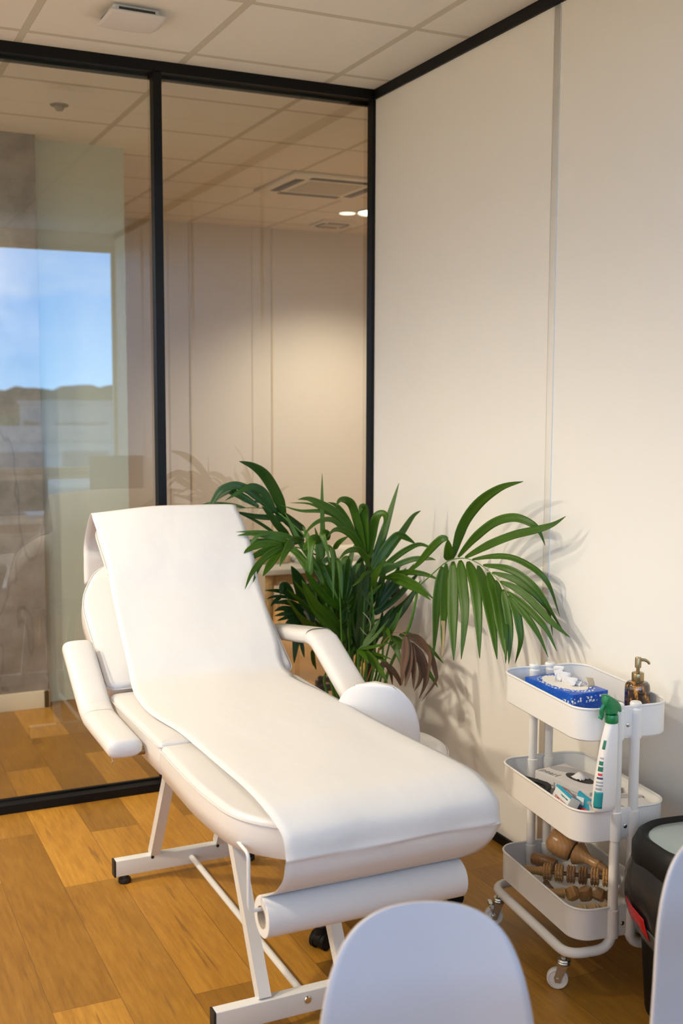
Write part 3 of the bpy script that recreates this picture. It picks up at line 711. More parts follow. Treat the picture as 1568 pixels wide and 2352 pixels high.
  ('r',0.0052,[[-0.329,-0.6,0.521],[-0.311,-0.64,0.623],[-0.302,-0.68,0.682],[-0.288,-0.72,0.72],[-0.28,-0.76,0.734],[-0.273,-0.8,0.73]]),
  ('l',0.023,[[-0.276,-0.8,0.727],[-0.284,-0.817,0.671],[-0.301,-0.833,0.625],[-0.316,-0.85,0.566]]),
  ('l',0.023,[[-0.273,-0.8,0.721],[-0.272,-0.82,0.671],[-0.285,-0.84,0.612],[-0.309,-0.86,0.563]]),
  ('l',0.0231,[[-0.261,-0.8,0.707],[-0.26,-0.82,0.665],[-0.262,-0.84,0.615],[-0.275,-0.86,0.551]]),
  ('l',0.0156,[[-0.252,-0.8,0.699],[-0.231,-0.81,0.654],[-0.221,-0.82,0.601],[-0.235,-0.83,0.565],[-0.261,-0.84,0.537]]),
  ('l',0.0208,[[-0.252,-0.8,0.701],[-0.221,-0.812,0.654],[-0.207,-0.825,0.6],[-0.216,-0.837,0.557],[-0.246,-0.85,0.512]]),
  ('l',0.0156,[[-0.264,-0.8,0.723],[-0.221,-0.812,0.696],[-0.189,-0.824,0.659],[-0.175,-0.836,0.6],[-0.181,-0.848,0.564],[-0.243,-0.86,0.503]]),
  ('l',0.0129,[[-0.273,-0.8,0.734],[-0.236,-0.812,0.726],[-0.21,-0.824,0.697],[-0.196,-0.836,0.657],[-0.208,-0.848,0.606],[-0.223,-0.86,0.558]]),
  ('l',0.0157,[[-0.378,-0.8,0.636],[-0.335,-0.767,0.621],[-0.3,-0.733,0.584],[-0.273,-0.7,0.526]]),
  ('l',0.0157,[[-0.358,-0.8,0.634],[-0.315,-0.773,0.605],[-0.272,-0.747,0.555],[-0.251,-0.72,0.525]]),
 ],
}
STEMS = [
  (0.006,[[-0.28,-0.48,0.34],[-0.271,-0.506,0.46],[-0.262,-0.533,0.58],[-0.27,-0.542,0.684],[-0.279,-0.55,0.779]]),
  (0.006,[[-0.24,-0.51,0.34],[-0.22,-0.5700000000000001,0.55],[-0.205,-0.701,0.74],[-0.2,-0.752,0.892]]),
  (0.006,[[-0.31,-0.45,0.34],[-0.32,-0.463,0.417],[-0.331,-0.475,0.494],[-0.341,-0.487,0.555],[-0.351,-0.5,0.607]]),
  (0.0065,[[-0.36,-0.43,0.34],[-0.393,-0.421,0.505],[-0.426,-0.413,0.669],[-0.429,-0.416,0.819],[-0.432,-0.42,0.959]]),
  (0.006,[[-0.35,-0.48,0.34],[-0.389,-0.489,0.509],[-0.428,-0.498,0.677],[-0.444,-0.489,0.831],[-0.459,-0.48,0.975]]),
  (0.005,[[-0.37,-0.4,0.34],[-0.383,-0.385,0.412],[-0.396,-0.37,0.485],[-0.373,-0.385,0.542],[-0.35,-0.4,0.589]]),
  (0.004,[[-0.26,-0.43,0.34],[-0.262,-0.467,0.396],[-0.264,-0.503,0.452],[-0.296,-0.551,0.492],[-0.328,-0.6,0.523]]),
  (0.006,[[-0.32,-0.5,0.34],[-0.34,-0.552,0.429],[-0.361,-0.605,0.519],[-0.375,-0.627,0.593],[-0.389,-0.65,0.657]]),
  (0.005,[[-0.25,-0.41,0.34],[-0.245,-0.458,0.428],[-0.241,-0.506,0.517],[-0.273,-0.578,0.591],[-0.304,-0.65,0.654]]),
  (0.007,[[-0.33,-0.41,0.34],[-0.347,-0.42,0.468],[-0.364,-0.431,0.596],[-0.369,-0.466,0.708],[-0.374,-0.5,0.811]]),
  (0.006,[[-0.29,-0.4,0.34],[-0.28,-0.398,0.447],[-0.271,-0.395,0.554],[-0.274,-0.422,0.646],[-0.276,-0.45,0.728]]),
  (0.005,[[-0.36,-0.46,0.34],[-0.387,-0.473,0.44],[-0.414,-0.486,0.539],[-0.412,-0.493,0.624],[-0.409,-0.5,0.698]]),
  (0.005,[[-0.26,-0.45,0.34],[-0.247,-0.493,0.446],[-0.234,-0.535,0.552],[-0.25,-0.578,0.644],[-0.267,-0.62,0.725]]),
]
THREAD = [[-0.355, -0.62, 0.787], [-0.334, -0.62, 0.764], [-0.324, -0.62, 0.741], [-0.327, -0.62, 0.71], [-0.332, -0.62, 0.68], [-0.33, -0.62, 0.695], [-0.348, -0.62, 0.709], [-0.366, -0.62, 0.732]]

# ------------------------------------------------------------------ treatment couch
XC = -1.07
def bar(mb, p0, p1, wx, wt, ax=Vector((1, 0, 0))):
    p0, p1 = Vector(p0), Vector(p1); d = (p1 - p0).normalized(); n = d.cross(ax).normalized()
    vs = []
    for p in (p0, p1):
        for a, b in ((-1, -1), (1, -1), (1, 1), (-1, 1)): vs.append(tuple(p + ax * a * wx / 2 + n * b * wt / 2))
    mb.add(vs, [(3, 2, 1, 0), (4, 5, 6, 7), (0, 1, 5, 4), (1, 2, 6, 5), (2, 3, 7, 6), (3, 0, 4, 7)])
couch = thing('treatment_couch', 'white padded reclining treatment couch with raised backrest and two armrests on a grey metal frame', 'treatment couch', (XC, -1.27, 0))
def lc(x, y, z): return (x - XC, y + 1.27, z)
def railset(yf, zb, zt, xl=-1.316, xr=-.824, dep=.032):
    r = MB(); r.box(lc((xl + xr) / 2, yf + dep / 2, (zb + zt) / 2), (xr - xl, dep, zt - zb), None, .0025)
    o = r.build('base_rail', M_['frame_paint'], couch, 30)
    for x in (xl - .002, xr + .002):
        MB().box(lc(x, yf + dep / 2, (zb + zt) / 2), (.006, dep + .001, zt - zb + .001), None, .001).build('end_cap', M_['black_rubber'], o, 30)
    for x in (xl + .032, xr - .032):
        MB().lathe([(.019, 0), (.021, .004), (.020, .014), (.014, .017), (.012, zb + .001)], 24, Matrix.Translation(lc(x, yf + dep / 2, 0))).build('foot', M_['black_rubber'], o, 40)
    return o
rear = railset(-.782, .027, .080)
front = railset(-1.772, .027, .085)
set_tags(rear); 
for x in (-1.185, -.962):
    for p0, p1 in (((x, -1.752, .082), (x, -1.44, .60)), ((x, -.764, .078), (x, -1.07, .60))):
        m = MB(); bar(m, lc(*p0), lc(*p1), .032, .032); m.build('leg', M_['frame_paint'], couch, 0)
    b = MB(); b.lathe([(.0, .0), (.004, .0008), (.0055, .002)], 12, Matrix.Translation(lc(x - .01, -.7815, .074)) @ Matrix.Rotation(PI / 2, 4, 'X')); b.build('screw_hole', M_['black_rubber'], couch)
MB().cyl(lc(-1.062, -.78, .050), lc(-1.075, -1.745, .064), .0095, 20).build('stretcher', M_['frame_paint'], couch)
MB().lathe([(.0105, 0), (.0105, .003), (.008, .006), (.0, .0068)], 20, Matrix.Translation(lc(-1.075, -1.772, .063)) @ Matrix.Rotation(PI / 2, 4, 'X')).build('bolt', M_['chrome'], front)
# understructure
u = MB()
for x in (-1.185, -.962): u.box(lc(x, -1.35, .585), (.03, 1.1, .03))
for y in (-1.80, -1.44, -1.07, -.86): u.box(lc(XC, y, .582), (.50, .03, .03))
u.build('seat_frame', M_['frame_paint'], couch, 0)

def stitched(mb, outline, M, off=.004, r=.0022, zo=-.014):
    old = mb.M; mb.M = mb.M @ M
    P = inset(outline, -.002)
    mb.tube([(x, y, zo) for x, y in P], r, 6, closed=True); mb.M = old
def pad(name, outline, th, M, e=.022, crown=.008, parent=None, pipe=True, mat=None):
    mb = MB(); cushion(mb, outline, th, e, crown, M); o = mb.build(name, mat or M_['white_vinyl'], parent or couch, 60)
    if pipe:
        pm = MB(); stitched(pm, outline, M, zo=-e * .75); pm.build('piping', mat or M_['white_vinyl'], o, 60)
    return o
def Mloc(x, y, z, rx=0, ry=0, rz=0):
    return Matrix.Translation(lc(x, y, z)) @ Matrix.Rotation(rz, 4, 'Z') @ Matrix.Rotation(ry, 4, 'Y') @ Matrix.Rotation(rx, 4, 'X')
# seat, leg section, backrest (flat outlines in their own plane)
seat = pad('seat_cushion', round_poly([(-.30, -.268), (.30, -.268), (.305, .268), (-.305, .268)], [.012, .012, .035, .035]), .088, Mloc(XC, -1.235, .684), e=.014)
legc = pad('leg_cushion', round_poly([(-.30, .305), (-.30, .0), (-.275, -.20), (-.16, -.312), (.16, -.312), (.275, -.20), (.30, 0), (.30, .305)], [.012, .2, .13, .1, .1, .13, .2, .012], 7), .088, Mloc(XC, -1.812, .672, rx=math.radians(1.5)), e=.016, crown=.004)
BA = math.radians(33)
MBk = Mloc(XC, -.955, .700, rx=BA)
back = pad('backrest', round_poly([(-.302, .0), (.302, .0), (.305, .40), (.225, .545), (.12, .585), (-.12, .585), (-.225, .545), (-.305, .40)], [.03, .03, .12, .09, .08, .08, .09, .12], 7), .095, MBk, e=.018, crown=.012)
pad('head_pillow', round_poly([(-.20, .46), (.20, .46), (.20, .72), (-.20, .72)], .05), .05, MBk @ Matrix.Translation((0, 0, .040)), e=.022, crown=.012)
m = MB(); m.M = MBk; m.box((0, .60, -.035), (.30, .24, .05), None, .012); m.build('head_support', M_['white_vinyl'], couch, 40)
# backrest hinge bars
for x in (-.2, .2):
    m = MB(); bar(m, (x, .30, .585), (x, .62, .79), .03, .015); m.build('back_support', M_['frame_paint'], couch, 0)
# armrests
def armrest(pts, x, side, wid=.047, th=.026):
    P = smooth_path(round_path([(x - XC, y + 1.27, z) for y, z in pts], .05, 4), 3)
    n = len(P); mb = MB(); rings = []
    for i, p in enumerate(P):
        a = P[max(i - 1, 0)]; b = P[min(i + 1, n - 1)]; t = (b - a).normalized()
        X = Vector((1, 0, 0)); N = X.cross(t).normalized()
        if N.z < 0: N = -N
        sh = [(0, 1)]
        caps = [(math.sin(math.radians(q)), math.cos(math.radians(q))) for q in (22, 45, 64, 78, 88)]
        if i == 0: sh = [(-s_, c_) for s_, c_ in reversed(caps)] + sh
        if i == n - 1: sh = sh + caps
        for off_, k in sh:
            ring = []
            for q in range(24):
                a2 = 2 * PI * q / 24; ca, sa = math.cos(a2), math.sin(a2)
                sx = math.copysign(abs(ca) ** .62, ca); sz = math.copysign(abs(sa) ** .75, sa)
                ring.append(tuple(p + t * off_ * .016 + X * sx * (wid - .012 * (1 - k)) * (k ** .5) + N * sz * th * k))
            rings.append(ring)
    mb.loft(rings)
    o = mb.build('armrest', M_['white_vinyl'], couch, 60)
    return o
ar = armrest([(-.64, .752), (-1.02, .808), (-1.345, .640)], -.70, 1)
al = armrest([(-.825, .800), (-1.075, .652), (-1.39, .648)], -1.432, -1)
MB().cyl(lc(-1.44, -1.36, .625), lc(-1.34, -1.36, .625), .011, 14).build('armrest_pivot', M_['brass'], al)
MB().cyl(lc(-.70, -1.30, .635), lc(-.80, -1.30, .625), .011, 14).build('armrest_pivot', M_['brass'], ar)
z = MB(); z.tube([lc(-1.462, -1.372, .628), lc(-1.462, -1.374, .618)], .0012, 6)
z.tube([Vector(lc(-1.462, -1.375, .611)) + Vector((0, .0035 * math.cos(a), .0065 * math.sin(a))) for a in [k * PI / 5 for k in range(10)]], .0013, 6, closed=True)
z.build('zip_pull', M_['chrome'], al)
# wire roll holder below the foot end
h = MB()
h.tube(round_path([lc(-1.335, -1.95, .60), lc(-1.335, -2.055, .596), lc(-1.335, -2.055, .4675), lc(-.83, -2.055, .4675)], .018, 5), .0042, 10)
h.build('roll_holder', M_['frame_paint'], couch)

# ------------------------------------------------------------------ paper roll with its sheet pulled over the couch
pr = thing('couch_paper_roll', 'white paper roll hanging at the foot of the couch its sheet drawn over it', 'paper roll', (XC, -2.075, .445))
def lp(x, y, z): return (x - XC, y + 2.075, z - .445)
RX0, RX1, RC, RR = -1.306, -.812, Vector((0, -2.055, .449)), .0445
mb = MB()
prof = [(.025, 0), (.0435, 0), (RR, .001), (RR, RX1 - RX0 - .001), (.0435, RX1 - RX0), (.025, RX1 - RX0), (.025, 0)]
MR = Matrix.Translation(lp(RX0, RC.y, RC.z)) @ Matrix.Rotation(PI / 2, 4, 'Y')
mb.lathe(prof, 48, MR); mb.build('paper_roll', M_['paper'], pr, 40)
MB().lathe([(.0250, -.0006), (.0250, RX1 - RX0 + .0006), (.0233, RX1 - RX0 + .0006), (.0233, -.0006), (.0250, -.0006)], 40, MR).build('card_core', M_['card_tube'], pr, 40)
# sheet: profile (y, z, x-left, x-right) from the loose end behind the head to the roll
def bk(s, n=0):   # point on the backrest plane at distance s, height n
    return (-.955 + s * math.cos(BA) - n * math.sin(BA), .700 + s * math.sin(BA) + n * math.cos(BA))
prof = []
prof.append((-.262, .90, -1.286, -.775)); prof.append((-.252, .98, -1.284, -.772)); prof.append((-.262, 1.055, -1.282, -.765)); 
y, z_ = bk(.758, .052); prof.append((y, z_, -1.279, -.755))
y, z_ = bk(.715, .062); prof.append((y, z_, -1.278, -.750))
y, z_ = bk(.62, .060); prof.append((y, z_, -1.276, -.748))
y, z_ = bk(.50, .050); prof.append((y, z_, -1.276, -.757))
y, z_ = bk(.38, .026); prof.append((y, z_, -1.282, -.770))
y, z_ = bk(.24, .018); prof.append((y, z_, -1.289, -.780))
y, z_ = bk(.11, .018); prof.append((y, z_, -1.296, -.792))
prof.append((-.945, .724, -1.302, -.806)); prof.append((-1.01, .702, -1.312, -.806)); prof.append((-1.12, .698, -1.325, -.80))
prof.append((-1.28, .698, -1.328, -.785)); prof.append((-1.45, .696, -1.305, -.778)); prof.append((-1.60, .694, -1.300, -.772))
prof.append((-1.78, .696, -1.300, -.768)); prof.append((-1.94, .699, -1.300, -.764)); prof.append((-2.06, .695, -1.302, -.760))
prof.append((-2.134, .660, -1.290, -.755)); prof.append((-2.150, .616, -1.288, -.758)); prof.append((-2.1515, .606, -1.288, -.759)); prof.append((-2.147, .598, -1.288, -.760)); prof.append((-2.136, .562, -1.288, -.775))
prof.append((-2.108, .528, -1.292, -.79)); prof.append((-2.075, .505, -1.298, -.803)); prof.append((-2.055, .4945, -1.302, -.811)); prof.append((-2.035, .4895, -1.305, -.812))
PP = smooth_path([(p[0], p[1], p[2]) for p in prof], 5); PQ = smooth_path([(p[0], p[1], p[3]) for p in prof], 5)
NP = len(PP) - 1; NX = 26
def sheet(u, v):
    i = min(int(round(v * NP)), NP); a, b = PP[i], PQ[i]
    x = a.z + (b.z - a.z) * u; y, z = a.x, a.y
    t = PP[min(i + 1, NP)] - PP[max(i - 1, 0)]; n = Vector((t.y, -t.x)).normalized()
    if n.y < 0 and z > .62: n = -n
    s = i / NP
    up = 0
    if s < .30: up += .020 * (1 - (abs(u - .62) / .62) ** 1.7) * math.exp(-((s - .13) / .07) ** 2)       # bow over the head pillow
    edge = max(0, abs(u - .5) - .42) / .08
    if .42 < s < .80: up -= .008 * edge ** 2 * (1 if u > .5 else .3)
    up += .0022 * math.sin(9 * u + 14 * s) * math.sin(23 * s + 3 * u) * (1 if s < .82 else .2)
    if .38 < s < .46: up += .006 * math.sin(PI * (s - .38) / .08) * math.sin(2.5 * u + .6)
    yy = y + n.x * up; zz = z + n.y * up
    return lp(x, yy, zz)
mb = MB(); mb.grid(sheet, NX, NP); mb.build('paper_sheet', M_['paper'], pr, 75, solid=.0006)

# ------------------------------------------------------------------ rolling stool
stl = thing('rolling_stool', 'round white padded stool with curved backrest and black castors between couch and wall', 'stool', (-.60, -1.28, 0), 0)
mb = MB()
mb.lathe([(.0, .43), (.15, .432), (.178, .442), (.190, .462), (.190, .485), (.180, .508), (.160, .520), (.10, .527), (.0, .529)], 56); so = mb.build('seat', M_['grey_vinyl'], stl, 60)
MB().tube([(.1885 * math.cos(a), .1885 * math.sin(a), .497) for a in [k * 2 * PI / 64 for k in range(64)]], .0018, 6, closed=True).build('piping', M_['grey_vinyl'], so)
BD = math.radians(233)
def back_shell(u, v):
    a = BD + (u - .5) * 1.55 ; h = .462 + v * .30
    w = 1.0
    # rounded top corners: squeeze angle near the top
    k = 1.0
    if v > .35: k = max(.0, 1 - ((v - .35) / .65) ** 2.3) ** (1 / 2.3)
    a = BD + (u - .5) * 1.28 * (k if k > .0 else .0)
    r = .188 + .022 * v
    return (r * math.cos(a), r * math.sin(a), h)
mb = MB(); mb.grid(back_shell, 30, 26); mb.build('backrest', M_['grey_vinyl'], stl, 80, solid=.030, offset=0)
MB().box((.10 * math.cos(BD), .10 * math.sin(BD), .43), (.18, .05, .006), Matrix.Rotation(BD, 4, 'Z')).build('back_bracket', M_['chrome'], stl)
# column and five-star base sit slightly off the seat's middle, towards the couch
BX, BY = -.055, -.03
MB().cyl((BX, BY, .12), (BX, BY, .435), .014, 20).build('gas_lift', M_['chrome'], stl)
MB().lathe([(.024, .06), (.026, .07), (.024, .26), (.020, .27)], 24, Matrix.Translation((BX, BY, 0))).build('lift_sleeve', M_['chrome'], stl)
MB().box((BX / 2, BY / 2, .434), (.16, .10, .008)).build('seat_plate', M_['black_plastic'], stl, 0)
RBs = .262
for k in range(5):
    a = math.radians(208 + 72 * k); dx, dy = math.cos(a), math.sin(a)
    def bp(r, z): return (BX + dx * r, BY + dy * r, z)
    m = MB(); m.tube([bp(.02, .125), bp(.13, .112), bp(RBs, .098)], [.017, .015, .013], 12); m.cyl(bp(RBs, .064), bp(RBs, .104), .0115, 16); lg = m.build('base_leg', M_['chrome'], stl)
    cxx = Vector(bp(RBs, .025)); ax = Vector((-dy, dx, 0))
    hood = MB(); hood.cyl(cxx - ax * .012 + Vector((0, 0, .004)), cxx + ax * .012 + Vector((0, 0, .004)), .024, 20)
    hood.cyl(bp(RBs, .03), bp(RBs, .068), .019, 18)
    hood.build('castor_housing', M_['black_plastic'], lg)
    for sgn in (-1, 1):
        MB().cyl(cxx + ax * sgn * .013, cxx + ax * sgn * .024, .0248, 22).build('castor_wheel', M_['black_plastic'], lg)

# ------------------------------------------------------------------ trolley
TX, TY, TR = -.2198, -1.7302, -.1207
tr = thing('utility_trolley', 'white three-tier metal trolley on castors standing against the right wall', 'trolley', (TX, TY, 0), TR)
HX, HY, RC2 = .139, .233, .058
def tray(zr, dep=.086):
    mb = MB(); out = rrect(HX, HY, RC2, 8); inn = inset(out, .0016)
    zb = zr - dep
    rb = inset(out, .004)
    rings = [[(x, y, zb) for x, y in rb], [(x, y, zb + .004) for x, y in out], [(x, y, zr) for x, y in out], [(x, y, zr) for x, y in inn], [(x, y, zb + .005) for x, y in inn], [(x, y, zb + .0018) for x, y in inset(inn, .004)]]
    mb.loft(rings); o = mb.build('tray', M_['trolley'], tr, 40)
    rm = MB(); rm.tube([(x, y, zr) for x, y in inset(out, .0005)], .0034, 8, closed=True)
    rm.build('rim', M_['trolley'], o, 60)
    for sy in (-1, 1):
        MB().box((0, sy * (HY + .002), (zr + zb) / 2 + .004), (.052, .003, dep - .010), None, .001).build('bracket', M_['trolley'], o, 30)
        MB().lathe([(.0065, 0), (.006, .0018), (.0035, .0034), (0, .004)], 16, Matrix.Translation((0, sy * (HY + .0035), zr - .047)) @ Matrix.Rotation(-sy * PI / 2, 4, 'X')).build('bolt', M_['zinc'], o)
        MB().lathe([(.0065, 0), (.006, .0018), (.0035, .0034), (0, .004)], 16, Matrix.Translation((0, sy * (HY - .0018), zr - .047)) @ Matrix.Rotation(sy * PI / 2, 4, 'X')).build('bolt', M_['zinc'], o)
        for sx in (-1, 1):
            sl = MB(); sl.lathe([(.0136, zb + .002), (.0168, zb + .002), (.0168, zr - .008), (.0136, zr - .006)], 24, Matrix.Translation((sx * .0263, sy * (HY - .004), 0)))
            sl.build('pole_sleeve', M_['trolley'], o, 30)
    return o
TZ = (.766, .493, .226)
for z0 in TZ: tray(z0)
for sx in (-1, 1):
    py = HY - .004
    P = [(sx * .0263, -py, .768), (sx * .0263, -py, .108), (sx * .155, -py + .005, .108), (sx * .155, py - .01, .108), (sx * .0263, py, .108), (sx * .0263, py, .768)]
    P[1] = (sx * .0263, -py, .110); P[4] = (sx * .0263, py, .110)
    MB().tube(round_path(P, .05, 8), .0133, 20).build('tube_frame', M_['trolley'], tr)
    for sy in (-1, 1):
        MB().lathe([(.0133, .764), (.0155, .767), (.0155, .773), (.013, .777), (0, .778)], 24, Matrix.Translation((sx * .0263, sy * py, 0))).build('pole_cap', M_['trolley'], tr, 30)
def castor(cx, cy, ang, brake):
    ca = thing('castor', None, None); ca.parent = tr; del_keys = [k for k in ca.keys()]
    for k in del_keys: del ca[k]
    return ca
def castor_parts(cx, cy, ang, brake):
    a = math.radians(ang); d = Vector((math.cos(a), math.sin(a), 0)); ax = Vector((-d.y, d.x, 0))
    top = Vector((cx, cy, .098)); wc = Vector((cx, cy, .0285)) + d * .016
    w = MB(); w.lathe([(.004, -.010), (.013, -.010), (.015, -.0065), (.022, -.0065), (.024, -.010), (.027, -.009), (.0285, -.005), (.0285, .005), (.027, .009), (.024, .010), (.022, .0065), (.015, .0065), (.013, .010), (.004, .010), (.004, -.010)], 36,
                      Matrix.Translation(wc) @ ax.to_track_quat('Z', 'Y').to_matrix().to_4x4())
    wo_ = w.build('castor_wheel', M_['caster_white'], tr, 35)
    f = MB()
    f.lathe([(0, .0), (.0085, .0), (.0085, -.012), (.017, -.014), (.0185, -.018), (.017, -.021), (.0185, -.024), (.017, -.029), (0, -.030)], 24, Matrix.Translation(top))
    for sgn in (-1, 1):
        o0 = ax * sgn * .0118
        pts = [top + d * -.012 + o0 + Vector((0, 0, -.026)), top + d * .015 + o0 + Vector((0, 0, -.026)), wc + d * .009 + o0 + Vector((0, 0, .004)), wc + d * .006 + o0 + Vector((0, 0, -.009)), wc - d * .008 + o0 + Vector((0, 0, -.009)), wc - d * .012 + o0 + Vector((0, 0, .004))]
        e = ax * .0008; n = len(pts)
        f.add([tuple(p + e) for p in pts] + [tuple(p - e) for p in pts], [tuple(range(n)), tuple(reversed(range(n, 2 * n)))] + [(i, (i + 1) % n, n + (i + 1) % n, n + i) for i in range(n)])
    f.cyl(wc - ax * .0150, wc + ax * .0150, .0045, 12)
    fo = f.build('castor_fork', M_['zinc'], tr, 35)
    if brake:
        b = MB()
        for sgn in (-1, 1):
            o0 = ax * sgn * .0155
            b.tube([wc + o0, wc + d * .016 + o0 + Vector((0, 0, .035)), wc + d * .010 + o0 + Vector((0, 0, .042))], .0028, 8, flat=.6)
            b.cyl(wc + o0 * .8, wc + o0 * 1.25, .008, 14)
        b.box(tuple(wc + d * .012 + Vector((0, 0, .041))), (.030, .012, .004), Matrix.Rotation(a + PI / 2, 4, 'Z'), .001)
        b.build('castor_brake', M_['zinc'], fo, 35)
castor_parts(-.148, -.195, 150, False); castor_parts(-.148, .190, 165, True)
castor_parts(.148, -.195, 60, False); castor_parts(.148, .190, 20, True)

MT = Matrix.Translation((TX, TY, 0)) @ Matrix.Rotation(TR, 4, 'Z')
def on_trolley(name, label, cat, x, y, z, rz=0, group=None):
    p = MT @ Vector((x, y, z)); return thing(name, label, cat, p, TR + rz, group)
# tissue box
tb = on_trolley('tissue_box', 'blue tissue box with white dots on the top tray of the trolley', 'tissue box', -.008, .075, .6815, math.radians(8))
m, nt = new_mat('blue_dotted_card'); g = NT(nt)
vo = g.n('ShaderNodeTexVoronoi'); vo.inputs['Scale'].default_value = 105; vo.inputs['Randomness'].default_value = .8
cc = g.coord(); g.l(cc, vo.inputs['Vector']); t = g.n('ShaderNodeTexCoord'); sp = g.n('ShaderNodeSeparateXYZ'); g.l(t.outputs['Object'], sp.inputs[0])
dot = g.ramp(vo.outputs['Distance'], [(.36, (1, 1, 1)), (.42, (0, 0, 0))])
# dots fade from a bright band towards the corners
rad = g.math('SQRT', g.math('ADD', g.math('POWER', g.math('DIVIDE', sp.outputs[0], .058), 2), g.math('POWER', g.math('DIVIDE', sp.outputs[1], .095), 2)))
wv = g.math('ADD', sp.outputs[2], g.math('MULTIPLY', sp.outputs[1], .30))
bside = g.math('LESS_THAN', g.math('ABSOLUTE', g.math('SUBTRACT', wv, .020)), .0085)
btop = g.math('LESS_THAN', rad, 1.10)
istop = g.math('GREATER_THAN', sp.outputs[2], .0705)
band = g.math('ADD', g.math('MULTIPLY', istop, btop), g.math('MULTIPLY', g.math('SUBTRACT', 1, istop), bside), True)
vo2 = g.n('ShaderNodeTexVoronoi'); vo2.inputs['Scale'].default_value = 80; g.l(cc, vo2.inputs['Vector'])
faint = g.ramp(vo2.outputs['Distance'], [(.3, (1, 1, 1)), (.4, (0, 0, 0))])
c = g.mix(g.math('MULTIPLY', faint, .3), (.004, .085, .50), (.03, .20, .68))
c = g.mix(g.math('MULTIPLY', dot, band), c, (.80, .84, .88))
g.pbr(c, .35); M_['tissue_card'] = m
MB().box((0, 0, .036), (.122, .225, .071), None, .0015).build('carton', M_['tissue_card'], tb, 30)
m = MB(); m.lathe([(0, 0), (1, 0), (1, .0006), (0, .0006)], 40, Matrix.Translation((0, .004, .0716)) @ Matrix.Diagonal((.047, .088, 1, 1))); m.build('oval_panel', plain('cream_card', (.84, .80, .74), .5), tb, 20)
tis = MB()
def tissue(cx, cy, w, h, ph):
    def fn(u, v):
        a = ph + (u - .5) * 1.3; r = w * (1 - .55 * v)
        return (cx + (u - .5) * 2 * r * math.cos(ph) + .010 * math.sin(6 * u + ph) * (.4 + v), cy + (u - .5) * 2 * r * math.sin(ph) + .012 * math.sin(9 * u + 2 * v + ph), .072 + h * v * (1 - .35 * abs(u - .5)) + .004 * math.sin(7 * u))
    tis.grid(fn, 12, 10)
tissue(-.002, .030, .022, .045, .5); tissue(.004, .012, .018, .030, 1.9); tissue(.0, -.022, .030, .022, 1.4); tissue(.012, -.038, .022, .012, .3)
tis.build('tissue', M_['paper'], tb, 70, solid=.0005)
def flap(u, v): return (.030 + .022 * u, -.062 + .010 * v - .004 * u, .0725 + .014 * math.sin(v * 1.8) * (1 - .3 * u) + .012 * v)
MB().grid(flap, 6, 8).build('torn_flap', plain('tan_card', (.60, .47, .30), .7), tb, 70, solid=.0005)
WHT = plain('print_white', (.85, .87, .9), .5)
text_mesh('lettering', 'Kle', .019, WHT, tb, (-.0612, -.078, .012), Matrix.Rotation(-PI / 2, 4, 'Z') @ Matrix.Rotation(PI / 2, 4, 'X'))
text_mesh('lettering', 'Kle', .019, WHT, tb, (.028, -.1129, .012), Matrix.Rotation(PI / 2, 4, 'X'))

# soap dispenser
sd = on_trolley('soap_dispenser', 'brown tortoiseshell glass soap dispenser with brass pump on the trolley', 'soap dispenser', .095, -.130, .6815)
m, nt = new_mat('tortoiseshell_glass'); g = NT(nt)
cc = g.coord('Object', (1, 1, .45)); n1 = g.noise(cc, 75, 4, .6)
c = g.ramp(n1, [(.44, (.010, .005, .003)), (.53, (.07, .025, .006)), (.61, (.42, .17, .025)), (.72, (.70, .36, .07))])
g.pbr(c, .06, 0, Specular_IOR_Level=.8, Coat_Weight=.6, Coat_Roughness=.04); M_['tort'] = m
MB().lathe([(0, 0), (.030, 0), (.0335, .003), (.034, .010), (.034, .100), (.0325, .112), (.027, .119), (.018, .121), (0, .121)], 44).build('bottle', M_['tort'], sd, 50)
pm = MB(); pm.lathe([(.0155, .118), (.0165, .120), (.0165, .142), (.0155, .144), (.0135, .145), (0, .1455)], 32).build('pump_collar', M_['brass'], sd, 40)
m = MB(); m.cyl((0, 0, .144), (0, 0, .160), .0052, 16); m.lathe([(.0, .158), (.0085, .158), (.0085, .184), (.0075, .186), (.0, .186)], 24)
m.tube(smooth_path([(.004, -.002, .179), (.016, -.008, .179), (.024, -.012, .173), (.026, -.013, .168)], 4), [.0042] * 6 + [.0038] * 4 + [.0032] * 3, 10); m.build('pump_head', M_['brass'], sd, 40)

# trigger spray bottle hooked over the top tray rim
sb = on_trolley('spray_bottle', 'white cleaner bottle with green trigger hooked on the front of the trolley', 'spray bottle', -.083, -.262, .508)
def ell(rx, ry, z, cx=0, cy=0, n=28, p=.8):
    r = []
    for k in range(n):
        a = 2 * PI * k / n; ca, sa = math.cos(a), math.sin(a)
        r.append((cx + rx * math.copysign(abs(ca) ** p, ca), cy + ry * math.copysign(abs(sa) ** p, sa), z))
    return r
rings = [ell(.026, .016, .0), ell(.030, .0195, .004), ell(.0315, .0205, .02), ell(.0305, .020, .07, .003), ell(.027, .019, .12, .007), ell(.023, .0175, .17, .011), ell(.0185, .016, .205, .015), ell(.016, .0155, .222, .017), ell(.0145, .0145, .228, .017), ell(.0145, .0145, .234, .017)]
mb = MB(); mb.loft(rings); bo = mb.build('bottle', M_['white_plastic'], sb, 60)
gr = MB()
gr.lathe([(.0155, .230), (.0175, .232), (.0175, .247), (.0160, .252), (0, .253)], 28, Matrix.Translation((.017, 0, 0)))
OUT = [(-.0247, .0585), (-.0155, .060), (0, .051), (.013, .041), (.0225, .029), (.0245, .013), (.020, .0105), (.013, .016), (.0105, .006), (-.0155, .006), (-.018, .024), (-.0285, .0405)]
OUT = round_poly(OUT[::-1], .006, 4)
